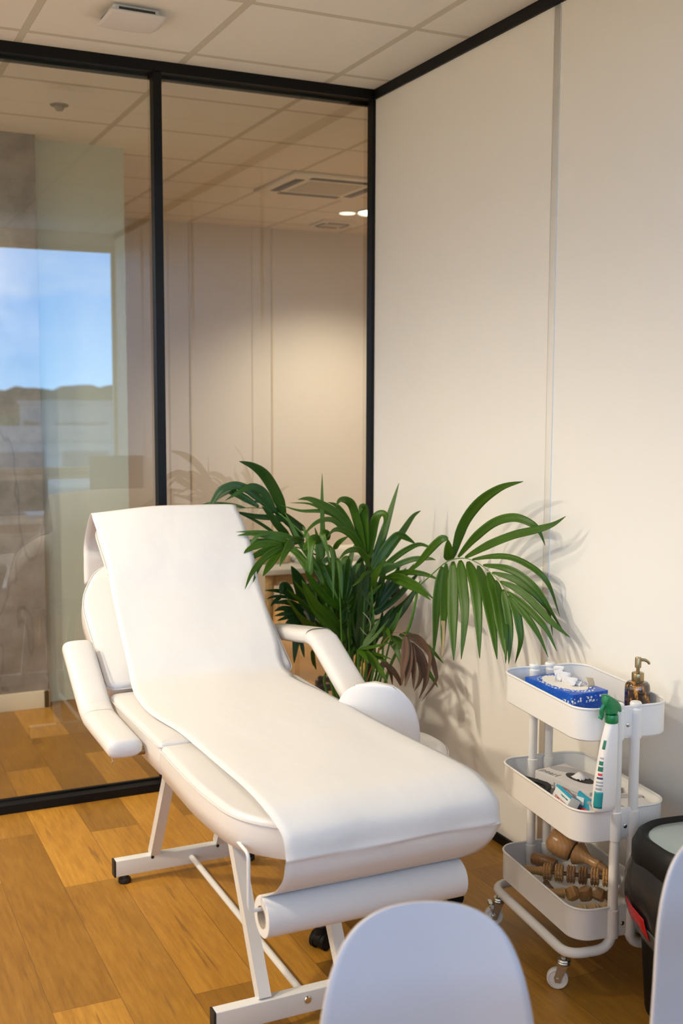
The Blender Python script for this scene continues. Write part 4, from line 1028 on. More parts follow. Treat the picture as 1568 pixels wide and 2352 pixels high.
ccx = sum(p[0] for p in OUT) / len(OUT); ccz = sum(p[1] for p in OUT) / len(OUT)
rings = []
for yy, k in ((-.0135, .70), (-.0125, .86), (-.009, .97), (0, 1.0), (.009, .97), (.0125, .86), (.0135, .70)):
    rings.append([(.017 + ccx + (x - ccx) * k, yy, .246 + ccz + (z - ccz) * k) for x, z in OUT])
gr.loft(rings)
hd = gr.build('trigger_head', M_['green_plastic'], sb, 50)
tg = MB(); tg.tube(smooth_path([(-.004, 0, .278), (-.012, 0, .266), (-.012, 0, .252), (-.017, 0, .242)], 4), .0042, 10, flat=1.6); tg.build('trigger', M_['green_plastic'], hd)
LT = plain('label_teal', (.01, .27, .30), .4); LD = plain('label_green', (.02, .20, .13), .4); LR = plain('print_red', (.70, .04, .05), .45); LB = plain('print_dark_blue', (.05, .07, .16), .45); LG = plain('print_grey', (.35, .40, .45), .5)
def lab(name, mat, fz0, fz1, a0, a1):
    def fn(u, v):
        z = fz0 + (fz1 - fz0) * v
        # interpolate the bottle body radii
        tb_ = [(.004, .0302, .0197, 0), (.02, .0317, .0207, 0), (.07, .0307, .0202, .003), (.12, .0272, .0192, .007), (.17, .0232, .0177, .011), (.205, .0187, .0162, .015)]
        for i in range(len(tb_) - 1):
            if tb_[i][0] <= z <= tb_[i + 1][0] or i == len(tb_) - 2:
                k = (z - tb_[i][0]) / (tb_[i + 1][0] - tb_[i][0]); q = [tb_[i][j] + (tb_[i + 1][j] - tb_[i][j]) * k for j in (1, 2, 3)]; break
        a = math.radians(a0 + (a1 - a0) * u); ca, sa = math.cos(a), math.sin(a); p = .8
        return (q[2] + (q[0] + .0004) * math.copysign(abs(ca) ** p, ca), (q[1] + .0004) * math.copysign(abs(sa) ** p, sa), z)
    MB().grid(fn, 10, 8).build(name, mat, bo, 80, solid=.0003)
lab('label', LT, .012, .055, 185, 245); lab('label', LG, .060, .066, 190, 235); lab('label', LG, .070, .074, 190, 240); lab('label', LG, .078, .082, 190, 238)
lab('label', LB, .088, .093, 190, 235); lab('label', LR, .097, .103, 195, 228); lab('label', LD, .108, .120, 188, 228); lab('label', LD, .124, .134, 190, 224); lab('label', LG, .140, .144, 192, 222); lab('label', LD, .165, .188, 196, 222)

# middle tray
def carton(parent, size, mat, bev=.001): return MB().box((0, 0, size[2] / 2), size, None, bev).build('carton', mat, parent, 30)
CARD = plain('grey_white_card', (.64, .61, .60), .55); GP = plain('print_mid_grey', (.22, .21, .22), .5); GL = plain('print_light_grey', (.40, .39, .40), .5)
def glove_box(label, x, y, z, rz, open_top, ln=.225):
    t_ = on_trolley('glove_box', label, 'glove box', x, y, z, rz)
    c_ = carton(t_, (.118, ln, .058), CARD)
    RZ = Matrix.Rotation(-PI / 2, 4, 'Z') @ Matrix.Rotation(PI / 2, 4, 'X')
    text_mesh('lettering', 'pearl', .040, GP, c_, (-.0595, ln / 2 - .006, .018), RZ)
    for k in range(3): MB().box((-.0592, -.045, .042 - k * .008), (.0006, .075 - .012 * k, .0022)).build('print_line', GL, c_, 0)
    text_mesh('lettering', 'pearl', .034, GP, c_, (-.048, ln / 2 - .008, .0585), Matrix.Rotation(-PI / 2, 4, 'Z'))
    text_mesh('lettering', 'pearl', .030, GP, c_, (-.050, -ln / 2 - .0005, .020), Matrix.Rotation(PI / 2, 4, 'X'))
    w = MB()
    w.lathe([(0, 0), (1, 0), (1, .0008), (0, .0008)], 24, Matrix.Translation((.022, ln * .3, .0584)) @ Matrix.Rotation(.5, 4, 'Z') @ Matrix.Diagonal((.022, .05, 1, 1)))
    w.lathe([(0, 0), (1, 0), (1, .0009), (0, .0009)], 24, Matrix.Translation((.036, -.03, .0584)) @ Matrix.Rotation(-.2, 4, 'Z') @ Matrix.Diagonal((.014, .06, 1, 1)))
    w.build('printed_feather', GL, c_, 20)
    if open_top:
        MB().lathe([(0, 0), (1, 0), (1, .0012), (0, .0012)], 32, Matrix.Translation((0, -.012, .0586)) @ Matrix.Diagonal((.024, .052, 1, 1))).build('opening', M_['black_rubber'], c_, 20)
        def glv(u, v): return (-.016 + .034 * u, -.032 + .042 * v, .060 + .016 * math.sin(PI * u) * math.sin(PI * v) + .003 * math.sin(13 * u + 8 * v))
        MB().grid(glv, 12, 12).build('glove_tip', M_['paper'], c_, 70, solid=.0008)
    return t_
glove_box('grey white glove box lying open in the middle tray of the trolley', .040, .082, .4095, math.radians(14), True)
glove_box('grey white glove box at the right end of the middle trolley tray', .050, -.128, .4095, math.radians(86), False, .160)
# wipes
wp = on_trolley('wipes_pack', 'blue white and red pack of disinfecting wipes leaning in the middle tray', 'wipes pack', -.080, -.030, .4105, math.radians(-8))
BLUE = plain('pack_blue', (.03, .38, .56), .4); PW = plain('pack_white', (.80, .80, .79), .4)
MW = Matrix.Rotation(math.radians(30), 4, 'Y')
m = MB(); m.M = Matrix.Translation((0, 0, .010)) @ MW; m.box((0, 0, .028), (.034, .105, .062), None, .004); pk = m.build('pack', PW, wp, 30)
m = MB(); m.M = Matrix.Translation((0, 0, .010)) @ MW; m.box((-.0172, 0, .0555), (.0012, .105, .007)); m.box((-.0005, -.004, .0595), (.030, .096, .0012)); m.build('blue_panel', BLUE, pk, 0)
m = MB(); m.M = Matrix.Translation((0, 0, .010)) @ MW; m.box((-.0006, .0, .0603), (.010, .085, .0008)); m.build('red_panel', LR, pk, 0)
def wt(body, size, mat, y, x):
    text_mesh('lettering', body, size, mat, pk, (Matrix.Translation((0, 0, .010)) @ MW) @ Vector((x, y, .0602)), (MW @ Matrix.Rotation(PI / 2, 4, 'Z')), .0003)
def ws(body, size, mat, y, z):
    text_mesh('lettering', body, size, mat, pk, (Matrix.Translation((0, 0, .010)) @ MW) @ Vector((-.0176, y, z)), (MW @ Matrix.Rotation(-PI / 2, 4, 'Z') @ Matrix.Rotation(PI / 2, 4, 'X') @ Matrix.Rotation(PI, 4, 'Z')), .0003)
ws('LINGETTES', .0115, LT, -.045, .020); ws('DÉSINFECTANTES', .0100, LR, -.049, .034); ws('mains et surfaces', .007, LT, -.045, .046)
wt('Adhesive Tab', .008, WHT, -.036, -.004)
w2 = on_trolley('wipes_sachet', 'small turquoise and white sachet standing up beside the wipes pack', 'sachet', -.030, -.082, .4105, math.radians(20))
m = MB(); m.add([(-.012, -.032, 0), (.012, -.032, 0), (.012, .032, 0), (-.012, .032, 0), (-.004, -.026, .058), (.004, -.026, .058), (.004, .020, .075), (-.004, .020, .075)], [(0, 3, 2, 1), (4, 5, 6, 7), (0, 1, 5, 4), (1, 2, 6, 5), (2, 3, 7, 6), (3, 0, 4, 7)])
pk2 = m.build('sachet', BLUE, w2, 0)
MB().box((-.0098, -.004, .026), (.004, .030, .018), Matrix.Rotation(.12, 4, 'Y'), .002).build('red_badge', LR, pk2, 30)
MB().box((-.0072, .010, .052), (.003, .026, .020), Matrix.Rotation(.12, 4, 'Y')).build('white_panel', PW, pk2, 0)
# black coiled strap
cs = on_trolley('coiled_strap', 'black coiled strap in the left corner of the middle trolley tray', 'strap', -.092, .085, .4105)
m = MB()
for k in range(4):
    pts = [(.022 * math.cos(a) * (1 + .08 * k), (.048 + .004 * k) * math.sin(a), .010 + .013 * k + .004 * math.sin(2 * a + k)) for a in [j * 2 * PI / 36 for j in range(36)]]
    m.tube(pts, .0085, 10, closed=True, flat=.7)
m.build('strap', plain('black_webbing', (.012, .012, .013), .6, bump=.8, bscale=500), cs)

# bottom tray: wooden massage tools
def revolve(mb, prof, p0, p1, seg=28):
    p0, p1 = Vector(p0), Vector(p1); d = (p1 - p0); L_ = d.length
    M = Matrix.Translation(p0) @ d.to_track_quat('Z', 'Y').to_matrix().to_4x4()
    mb.lathe([(r, z * L_) for r, z in prof], seg, M)
def rb(name, label, x, y, z, cat='massage roller'): return on_trolley(name, label, cat, x, y, z)
t1 = rb('massage_roller', 'wooden massage roller with six studded discs lying across the bottom tray', -.06, .02, .1425)
A0, A1 = Vector((-.008, .052, .060)), Vector((.140, -.047, .062))
ax = (A1 - A0).normalized()
m = MB(); revolve(m, [(0, 0), (.010, .0), (.013, .1), (.011, .6), (.015, .97), (.0, 1)], A0 - ax * .055, A0 + ax * .006); m.build('handle', M_['tool_light'], t1, 50)
m = MB(); revolve(m, [(0, 0), (.006, 0), (.006, 1), (0, 1)], A0, A1 + ax * .008); m.build('axle', M_['tool_dark'], t1, 50)
for k in range(6):
    c0 = A0 + ax * (.012 + k * .0335); mt = (M_['tool_light'], M_['tool_light'], M_['tool_mid'], M_['tool_dark'], M_['tool_mid'], M_['tool_light'])[k]
    m = MB(); M = Matrix.Translation(c0) @ ax.to_track_quat('Z', 'Y').to_matrix().to_4x4()
    seg = 48; n = 0
    zs = []
    prof = [(.006, -.012, 0), (.021, -.012, 0)]
    for q in range(3):
        zc = -.008 + q * .008
        prof += [(.0222, zc - .0030, 1), (.0255, zc - .0012, 2), (.0255, zc + .0012, 2), (.0222, zc + .0030, 1)]
    prof += [(.021, .012, 0), (.006, .012, 0)]
    vs = []; fs = []
    for (r, z, kind_) in prof:
        for j in range(seg):
            a = 2 * PI * j / seg; rr2 = r - (.0022 if (kind_ == 2 and j % 4 == 0) else 0)
            vs.append((rr2 * math.cos(a), rr2 * math.sin(a), z))
    for i in range(len(prof) - 1):
        for j in range(seg): fs.append((i * seg + j, i * seg + (j + 1) % seg, (i + 1) * seg + (j + 1) % seg, (i + 1) * seg + j))
    m.add(vs, fs, M); m.build('studded_disc', mt, t1, 25)
t2 = rb('massage_roller', 'wooden massage roller with faceted balls in front of the studded roller', -.06, -.03, .1425)
B0, B1 = Vector((.003, -.012, .042)), Vector((.130, -.058, .040)); bx = (B1 - B0).normalized()
m = MB(); revolve(m, [(0, 0), (.010, .0), (.0115, .1), (.011, .8), (.014, .9), (.015, .97), (.010, 1), (0, 1)], B0 - bx * .062, B0 - bx * .004); m.build('handle', M_['tool_light'], t2, 50)
m = MB(); revolve(m, [(0, 0), (.004, 0), (.004, 1), (0, 1)], B0 - bx * .01, B1 + bx * .004); m.build('axle', M_['zinc'], t2)
for k in range(4):
    bm = bmesh.new(); bmesh.ops.create_cube(bm, size=.0335); bmesh.ops.bevel(bm, geom=bm.edges[:], offset=.0095, segments=2, profile=.7, affect='EDGES')
    bm.verts.index_update(); m = MB(); c0 = B0 + bx * (.018 + .036 * k)
    m.add([v.co[:] for v in bm.verts], [[v.index for v in f.verts] for f in bm.faces], Matrix.Translation(c0) @ Matrix.Rotation(.7 + k * .5, 4, 'X') @ Matrix.Rotation(.6, 4, 'Y') @ Matrix.Rotation(.4 * k, 4, 'Z')); bm.free()
    m.build('faceted_ball', M_['tool_mid'] if k else M_['tool_light'], t2, 22)
t3 = rb('massage_roller', 'small pale ribbed wooden roller at the front edge of the bottom tray', -.02, -.132, .1425)
C0, C1 = Vector((-.055, .020, .024)), Vector((.068, .006, .026)); cx_ = (C1 - C0).normalized()
m = MB(); revolve(m, [(0, 0), (.005, 0), (.005, 1), (0, 1)], C0, C1); m.build('axle', M_['pale_wood'], t3)
for k in range(3):
    prof = [(.004, 0)]
    for q in range(3): prof += [(.011, .02 + q * .33), (.015, .12 + q * .33), (.015, .2 + q * .33), (.011, .31 + q * .33)]
    prof += [(.004, 1)]
    m = MB(); revolve(m, prof, C0 + cx_ * (.008 + .038 * k), C0 + cx_ * (.038 + .038 * k)); m.build('ribbed_bead', plain('pale_bead_wood', (.66, .46, .24), .5), t3, 35)
t4 = rb('massage_cup', 'large rounded wooden massage cup at the back of the bottom tray', .010, .136, .168, 'massage cup')
K0, K1 = Vector((-.012, .025, .098)), Vector((.040, -.035, .068))
m = MB(); revolve(m, [(0, 0), (.024, .02), (.036, .16), (.041, .42), (.040, .70), (.036, .92), (.033, .94), (.030, .7), (0, .6)], K0, K1, 40); m.build('cup', M_['tool_mid'], t4, 60)
m = MB(); revolve(m, [(0, 0), (.030, .0), (.036, .05), (.030, .14), (.018, .28), (.013, .45), (.015, .62), (.017, .66), (.013, .70), (.012, .9), (0, 1)], K1 + (K1 - K0).normalized() * .006, K1 + Vector((.055, -.110, -.028)), 36); m.build('stem_handle', M_['tool_mid'], t4, 60)
m = MB(); m.tube(smooth_path([(-.055, .035, .03), (-.04, .0, .034), (-.02, -.03, .03)], 5), .018, 14); m.build('curved_foot', M_['tool_dark'], t4, 60)
t5 = rb('plastic_cup', 'small clear suction cup beside the roller handle in the bottom tray', -.085, .015, .1425, 'suction cup')
m, nt = new_mat('clear_brown_plastic'); g = NT(nt); g.pbr((.45, .30, .18), .12, 0, Transmission_Weight=.7, IOR=1.45); M_['clear'] = m
m = MB(); revolve(m, [(.006, 0), (.010, .05), (.012, .3), (.018, .6), (.020, 1), (.018, 1), (.010, .3), (.004, .06)], (.01, .03, .04), (-.005, -.03, .022), 28); m.build('cup', M_['clear'], t5, 60)

# ------------------------------------------------------------------ waste bin
bn = thing('pedal_bin', 'black waste bin with grey lid and a black bag drawn over its rim', 'waste bin', (-.165, -2.165, 0), math.radians(-7))
BH_ = .425
m = MB(); rings = []
for z0, s in ((0, .80), (.01, .82), (.36, .98), (.40, 1.0)): rings.append([(x * s, y * s, z0) for x, y in rrect(.142, .145, .10, 8)])
m.loft(rings); m.build('body', M_['black_plastic'], bn, 40)
m = MB(); rings = []
for z0, s in ((.385, 1.02), (.392, 1.07), (.440, 1.07), (.466, .99), (.474, .92), (.466, .84), (.450, .80)): rings.append([(x * s, y * s, z0) for x, y in rrect(.150, .158, .125, 9)])
m.loft(rings, cap=False); m.build('lid_rim', M_['black_plastic'], bn, 60)
m = MB(); rings = []
for z0, s in ((.458, .84), (.465, .80), (.471, .6), (.474, .3), (.475, .02)): rings.append([(x * s, y * s, z0) for x, y in rrect(.150, .158, .125, 9)])
m.loft(rings); ld = m.build('lid', M_['lid_grey'], bn, 60)
MB().box((-.03, -.08, .4735), (.028, .018, .004), Matrix.Rotation(.5, 4, 'Z'), .0015).build('lid_handle', M_['chrome'], ld)
def bagf(u, v):
    a = 2 * PI * u; R0 = .150
    ca, sa = math.cos(a), math.sin(a); p = .75
    sx = math.copysign(abs(ca) ** p, ca); sy = math.copysign(abs(sa) ** p, sa)
    z = .42 - .215 * v - .06 * v * max(0, -sa) 
    rr3 = 1.04 + .16 * math.sin(PI * min(v * 1.1, 1)) - .10 * v + .020 * math.sin(11 * a + 5 * v) * v + .012 * math.sin(23 * a - 9 * v) * v + .03 * max(0, -ca) * math.sin(PI * v)
    return (R0 * sx * rr3, R0 * sy * rr3, z)
m = MB(); m.grid(bagf, 120, 22); m.build('bin_bag', M_['bag'], bn, 80, solid=.0008)
def hem(v0, v1, k):
    return lambda u, v: tuple(Vector(bagf(u, v0 + (v1 - v0) * v)) + Vector((math.cos(2 * PI * u), math.sin(2 * PI * u), 0)) * .0022)
m = MB(); m.grid(hem(.72, .98, 0), 120, 6); m.build('bag_hem', M_['bag_grey'], bn, 80, solid=.0008)
m = MB(); m.grid(lambda u, v: tuple(Vector(bagf(.455 + .05 * u, .47 + .28 * v + .12 * u)) + Vector((-.006, -.001, 0))), 6, 8); m.build('drawstring', M_['red'], bn, 80, solid=.001)

# ------------------------------------------------------------------ white shell chairs
def make_chair(label):
    t = thing('shell_chair', label, 'chair')
    CL = smooth_path([(-.215, .425), (-.19, .437), (-.08, .430), (.06, .425), (.135, .445), (.170, .50), (.185, .60), (.197, .70), (.206, .79), (.210, .835)], 6)
    n = len(CL) - 1
    def hw(s):
        if s < .45: w = .195 + .01 * math.sin(PI * s / .45)
        else:
            k = (s - .45) / .55; w = .195 - .062 * (k ** .7)
        e = min(1, (1 - s) / .29); w *= (1 - (1 - e) ** 2.25) ** (1 / 2.25) if e < 1 else 1
        e2 = min(1, s / .12); w *= (1 - (1 - e2) ** 2.5 * .75) ** (1 / 2.5) if e2 < 1 else 1
        return max(w, .003)
    def fn(u, v):
        s = .9992 * (1 - (1 - v) ** 2.2); q = s * n; i = min(int(q), n - 1); p = CL[i].lerp(CL[i + 1], q - i); x = (u - .5) * 2
        tt = CL[min(i + 1, n)] - CL[max(i - 1, 0)]; nr = Vector((-tt.y, tt.x)).normalized()   # towards the sitter
        xx = hw(s) * x / .17; lift = (.030 if s < .45 else .026) * xx * xx
        return (hw(s) * x, p.x + nr.x * lift * 1.0, p.y + nr.y * lift - max(0, s - .80) / .20 * .012 * min(1, (hw(s) * x / .13) ** 2))
    m = MB(); m.grid(fn, 26, 80); m.build('shell', M_['shell'], t, 80, solid=.007)
    for sx in (-1, 1):
        for sy in (-1, 1):
            m = MB(); m.tube([(sx * .20, sy * .20, .0), (sx * .14, sy * .13, .28), (sx * .10, sy * .09, .412)], [.010, .014, .015], 14); m.build('leg', M_['pale_wood'], t)
    m = MB()
    for sy in (-1, 1):
        m.cyl((-.125, sy * .115, .34), (.125, sy * -.115, .24), .004, 8); 
    for sx in (-1, 1):
        m.cyl((sx * .10, -.09, .405), (sx * .10, .09, .405), .005, 8)
    m.cyl((-.10, .09, .405), (.10, .09, .405), .005, 8); m.cyl((-.10, -.09, .405), (.10, -.09, .405), .005, 8)
    m.build('wire_brace', M_['black_frame'], t)
    return t
CR = math.radians(-20)
ch1 = make_chair('white shell chair seen from behind in front of the paper roll')
def put_chair(o, cx, cy, rz):
    # cx, cy is where the top of the back stands
    o.location = (cx + math.sin(rz) * .205, cy - math.cos(rz) * .205, 0); o.rotation_euler = (0, 0, rz)
put_chair(ch1, -1.362, -2.862, CR)
ch2 = copy_tree(ch1); ch2['label'] = 'white shell chair cut off by the right edge of the picture beside the waste bin'
put_chair(ch2, -.735, -2.83, math.radians(-14))
for c_ in (ch1, ch2): c_['group'] = 'white shell chairs at the desk'

# ------------------------------------------------------------------ palm
pl = thing('kentia_palm', 'tall green potted palm with arching fronds in the corner behind the couch', 'potted palm', (-.31, -.45, 0))
OFF = Vector((-.31, -.45, 0))
MB().lathe([(0, 0), (.10, 0), (.104, .004), (.130, .31), (.134, .318), (.130, .324), (.122, .322), (.120, .29), (0, .288)], 40).build('pot', M_['pot'], pl, 40)
MB().lathe([(0, .292), (.06, .296), (.12, .289), (.12, .286), (0, .286)], 28).build('soil', M_['soil'], pl, 60)
def leaflet(bm, uvl, pts, w, seed, close_to_base=.22):
    rnd = random.Random(seed)
    P = smooth_path([Vector(p) - OFF for p in pts], 5); n = len(P) - 1
    view = (CAM - OFF)
    tilt = math.radians(rnd.uniform(-22, 22)); rows = []
    ro = rnd.uniform(0, 50)
    for i, p in enumerate(P):
        s = i / n
        t = (P[min(i + 1, n)] - P[max(i - 1, 0)]).normalized()
        side = t.cross((view - p).normalized()).normalized()
        side = Matrix.Rotation(tilt + .25 * math.sin(3 * s + seed), 3, t) @ side
        nr = side.cross(t).normalized()
        prof = (min(1, (s + .02) / close_to_base) ** .6) * (1 - max(0, (s - .42) / .58) ** 1.7)
        prof = max(prof, .04); hwid = w * .5 * prof * 1.04
        cr = .16 * hwid
        rows.append([bm.verts.new(p + side * hwid * a + nr * (cr * (abs(a)) * 1.6)) for a in (-1, -.5, 0, .5, 1)])
    for i in range(n):
        for k in range(4):
            f = bm.faces.new((rows[i][k], rows[i][k + 1], rows[i + 1][k + 1], rows[i + 1][k])); f.smooth = True
            for lp_, (a, b) in zip(f.loops, ((k, i), (k + 1, i), (k + 1, i + 1), (k, i + 1))): lp_[uvl].uv = (a / 4 + ro, b / n)
WID = {'centre': 1.45, 'dark': 1.25, 'low_left': 1.2, 'low_right': 1.25, 'withered': 1.25, 'fan': 1.2}
def frond(name, key, mat, rachis_mat, label=None, brown=None):
    me = bpy.data.meshes.new(name); bm = bmesh.new(); uvl = bm.loops.layers.uv.new('UVMap')
    tan = MB(); rc = MB(); has_tan = False
    for i, (kd, w, pts) in enumerate(PALM[key]):
        if kd == 'r':
            P = smooth_path([Vector(p) - OFF for p in pts], 5); m_ = len(P)
            rc.tube(P, [max(.0012, w * .5 * (1 - .7 * k / m_)) for k in range(m_)], 8)
        else:
            leaflet(bm, uvl, pts, w * WID.get(key, 1.12), hash(key) % 97 + i if False else (len(key) * 13 + i * 7), )
            if kd == 't': has_tan = pts, w
    bm.to_mesh(me); bm.free(); me.materials.append(mat)
    o = bpy.data.objects.new(name, me); COL.objects.link(o); o.parent = pl
    md = o.modifiers.new('thickness', 'SOLIDIFY'); md.thickness = .0007; md.offset = 0
    if label: o['label'] = label
    if rc.v: rc.build('rachis', rachis_mat, o)
    if has_tan:
        pts, w = has_tan; P = [Vector(p) for p in pts]
        tip = [P[2] + (P[3] - P[2]) * k + Vector((-.0015, -.0015, 0)) for k in (-.03, .3, .65, 1)]
        me2 = bpy.data.meshes.new('dry_tip'); b2 = bmesh.new(); u2 = b2.loops.layers.uv.new('UVMap')
        leaflet(b2, u2, tip, w * .62, 5, .03); b2.to_mesh(me2); b2.free(); me2.materials.append(M_['leaf_tan'])
        o2 = bpy.data.objects.new('dry_tip', me2); COL.objects.link(o2); o2.parent = o; o2['label'] = 'dry tan leaf tip'
        md = o2.modifiers.new('thickness', 'SOLIDIFY'); md.thickness = .0007
    return o
frond('frond', 'fan', M_['leaf'], M_['stem']); frond('frond', 'tall', M_['leaf'], M_['stem'])
frond('frond', 'centre', M_['leaf_bright'], M_['stem'])
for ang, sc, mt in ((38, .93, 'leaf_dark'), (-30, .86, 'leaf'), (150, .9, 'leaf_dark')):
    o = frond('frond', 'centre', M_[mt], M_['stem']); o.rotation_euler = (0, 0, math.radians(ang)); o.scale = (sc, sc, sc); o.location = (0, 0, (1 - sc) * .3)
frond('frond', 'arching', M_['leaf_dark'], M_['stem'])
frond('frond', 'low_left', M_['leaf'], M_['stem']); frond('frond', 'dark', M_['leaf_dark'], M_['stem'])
frond('frond', 'low_right', M_['leaf'], M_['stem']); frond('frond', 'withered', M_['leaf_brown'], M_['stem_brown'], 'withered brown frond')
for r, pts in STEMS:
    P = smooth_path([Vector(p) - OFF for p in pts], 6); n = len(P)
    P[0].z = .285
    MB().tube(P, [r * (1.15 - .45 * k / n) for k in range(n)], 10).build('stem', M_['stem'], pl)
rs_ = random.Random(5)
for k in range(9):
    a = rs_.uniform(0, 2 * PI); r0 = rs_.uniform(.02, .075); r1 = r0 + rs_.uniform(.03, .12); zt = rs_.uniform(.72, .98)
    P = smooth_path([(r0 * math.cos(a), r0 * math.sin(a), .285), ((r0 + r1) * .48 * math.cos(a), (r0 + r1) * .48 * math.sin(a), .5), (r1 * math.cos(a), r1 * math.sin(a) , zt)], 6)
    MB().tube(P, [.0055 * (1 - .6 * i / len(P)) for i in range(len(P))], 10).build('stem', M_['stem'], pl)
MB().tube(smooth_path([Vector(p) - OFF for p in THREAD], 4), .0011, 6).build('dry_fibre', M_['thread'], pl)

# black round pedestal table in the corner
pt = thing('pedestal_table', 'small black round pedestal table in the corner behind the palm', 'side table', (-.225, -.225, 0))
MB().lathe([(0, .785), (.19, .785), (.206, .790), (.209, .797), (.206, .803), (0, .805)], 56).build('table_top', M_['matt_black'], pt, 40)
MB().lathe([(.011, .012), (.011, .784)], 20).build('column', M_['matt_black'], pt)
MB().lathe([(0, 0), (.085, 0), (.085, .008), (.02, .016), (0, .016)], 36).build('base', M_['matt_black'], pt, 40)

# ------------------------------------------------------------------ ceiling fittings
def at_ceil(x, y): return (x, y, H)
v = thing('ceiling_vent', 'square white curved ventilation outlet under the ceiling tiles near the glass wall', 'ceiling vent', (-1.142, -.47, H))
v.rotation_euler = (0, 0, math.radians(2))
MB().box((0, 0, -.012), (.155, .155, .024), None, .008).build('backing', M_['vent_white'], v, 40)
MB().box((0, -.002, -.014), (.120, .156, .008), None, .001).box((-.002, 0, -.014), (.160, .12, .004)).build('slot', M_['vent_dark'], v, 0)
def cover(u, w_):
    x, y = (u - .5) * 2, (w_ - .5) * 2
    k = 1 - .04 * (y * y) * abs(x) - .0
    return (x * .096 * (1 - .05 * y * y), y * .096 * (1 - .05 * x * x), -.034 + .010 * (x * x * .2 + y * y) - .002)
m = MB(); m.grid(cover, 16, 16); m.build('cover', M_['vent_white'], v, 60, solid=.005)
for sx in (-1, 1):
    for sy in (-1, 1): MB().box((sx * .068, sy * .068, -.022), (.018, .018, .016), None, .003).build('spacer', M_['vent_white'], v, 30)
MB().box((0, -.0745, -.020), (.004, .010, .012)).build('slot_bar', M_['vent_white'], v, 0)

def cassette(label, x0, y0, w, name='air_conditioner', four=True):
    t = thing(name, label, 'air conditioner' if four else 'ceiling diffuser', (x0 + w / 2, y0 + w / 2, H))
    m = MB(); m.box((0, 0, -.009), (w, w, .018), None, .005); f = m.build('fascia', M_['ac_white'], t, 30)
    n = 4
    for k in range(n):
        R_ = Matrix.Rotation(k * PI / 2, 4, 'Z')
        d = w * .37
        s_ = MB(); s_.M = R_; s_.box((0, -d, -.0185), (w * .60, w * .085, .004)); sl = s_.build('outlet', M_['vent_dark'], t, 0)
        l_ = MB(); l_.M = R_; l_.box((0, -d + .002, -.0205), (w * .58, w * .030, .004), Matrix.Rotation(.25, 4, 'X')); l_.build('louvre', plain('louvre_grey', (.16, .15, .145), .5), sl, 0)
    MB().box((0, 0, -.019), (w * .52, w * .52, .006), None, .002).build('intake_grille', M_['grey_grille'], t, 30)
    return t
cassette('square white ceiling cassette air conditioner seen through the glass', .345, 1.665, .66)
cassette('small square ceiling diffuser beyond the lamp near the far wall', 1.19, 3.16, .26, 'ceiling_diffuser', False)
sn = thing('ceiling_sensor', 'small round grey sensor on the ceiling beyond the left glass pane', 'sensor', (-1.12, .81, H))
MB().lathe([(0, -.026), (.014, -.024), (.021, -.013), (.023, -.005), (.038, -.004), (.040, 0), (0, 0)], 32).build('dome', plain('sensor_grey', (.26, .24, .20), .5), sn, 40)

def spot(parent_loc, power, size=2.72, blend=.45, color=WARM, r=.09):
    d = bpy.data.lights.new('lamp_light', 'SPOT'); d.energy = power; d.color = color; d.spot_size = size; d.spot_blend = blend; d.shadow_soft_size = r
    o = bpy.data.objects.new('lamp_light', d); o.location = parent_loc; COL.objects.link(o); return o
POS = ['far left side by the glass wall', 'far left side towards the window', 'nearest the couch']
for i, (x, y, pw) in enumerate(ROOM_LAMPS):
    t = thing('ceiling_light', 'round recessed ceiling light of the treatment room, ' + POS[i], 'ceiling light', (x, y, H), 0, 'recessed lights of the treatment room')
    MB().lathe([(.085, -.001), (.10, -.004), (.11, -.004), (.113, 0), (.085, 0)], 40, None, False).build('trim_ring', M_['ac_white'], t, 30)
    MB().lathe([(0, -.001), (.086, -.001), (.086, 0), (0, 0)], 40).build('diffuser', M_['lamp_on'], t, 30)
    spot((x, y, H - .02), LAMP_POWER * pw)
for i, (x, y, r, pw) in enumerate(HALL_LAMPS):
    t = thing('ceiling_light', ('round glowing ceiling light beside the corner post in the hall', 'ceiling light over the hall on the left behind the pillar side', 'ceiling light at the far right end of the hall')[i], 'ceiling light', (x, y, H))
    MB().lathe([(r, -.001), (r + .01, -.012), (r + .018, -.012), (r + .02, 0), (r, 0)], 40, None, False).build('trim_ring', M_['ac_white'], t, 30)
    MB().lathe([(0, -.004), (r, -.004), (r, 0), (0, 0)], 40).build('diffuser', M_['lamp_on'], t, 30)
    spot((x, y, H - .03), pw, 2.3, .8, HALL_WARM, r * .6)
t = thing('ceiling_light', 'small dim disc imitating the ghost reflection left of the glowing hall light', 'ceiling light', (1.235, 2.86, H))
MB().lathe([(0, -.003), (.05, -.003), (.056, 0), (0, 0)], 32).build('diffuser', M_['ghost_glow'], t, 30)  # added glowing disc in place of the lamp's double reflection, no separate downlight

# ------------------------------------------------------------------ hall furniture beyond the glass
def desk(name, label, x0, x1, y0, y1, z, top_mat, leg_mat, th=.025, group=None):
    t = thing(name, label, 'desk', ((x0 + x1) / 2, (y0 + y1) / 2, 0)); cx, cy = t.location.x, t.location.y
    MB().box((0, 0, z - th / 2), (x1 - x0, y1 - y0, th), None, .003).build('desktop', top_mat, t, 30)
    for sx in (-1, 1):
        for sy in (-1, 1):
            m = MB(); m.tube([(sx * ((x1 - x0) / 2 - .05), sy * ((y1 - y0) / 2 - .05), z - th), (sx * ((x1 - x0) / 2 - .03), sy * ((y1 - y0) / 2 - .03), 0)], [.022, .014], 14); m.build('leg', leg_mat, t)
    m = MB()
    for sy in (-1, 1): m.box((0, sy * ((y1 - y0) / 2 - .06), z - th - .03), (x1 - x0 - .12, .02, .06))
    m.build('apron', leg_mat, t, 0)
    return t
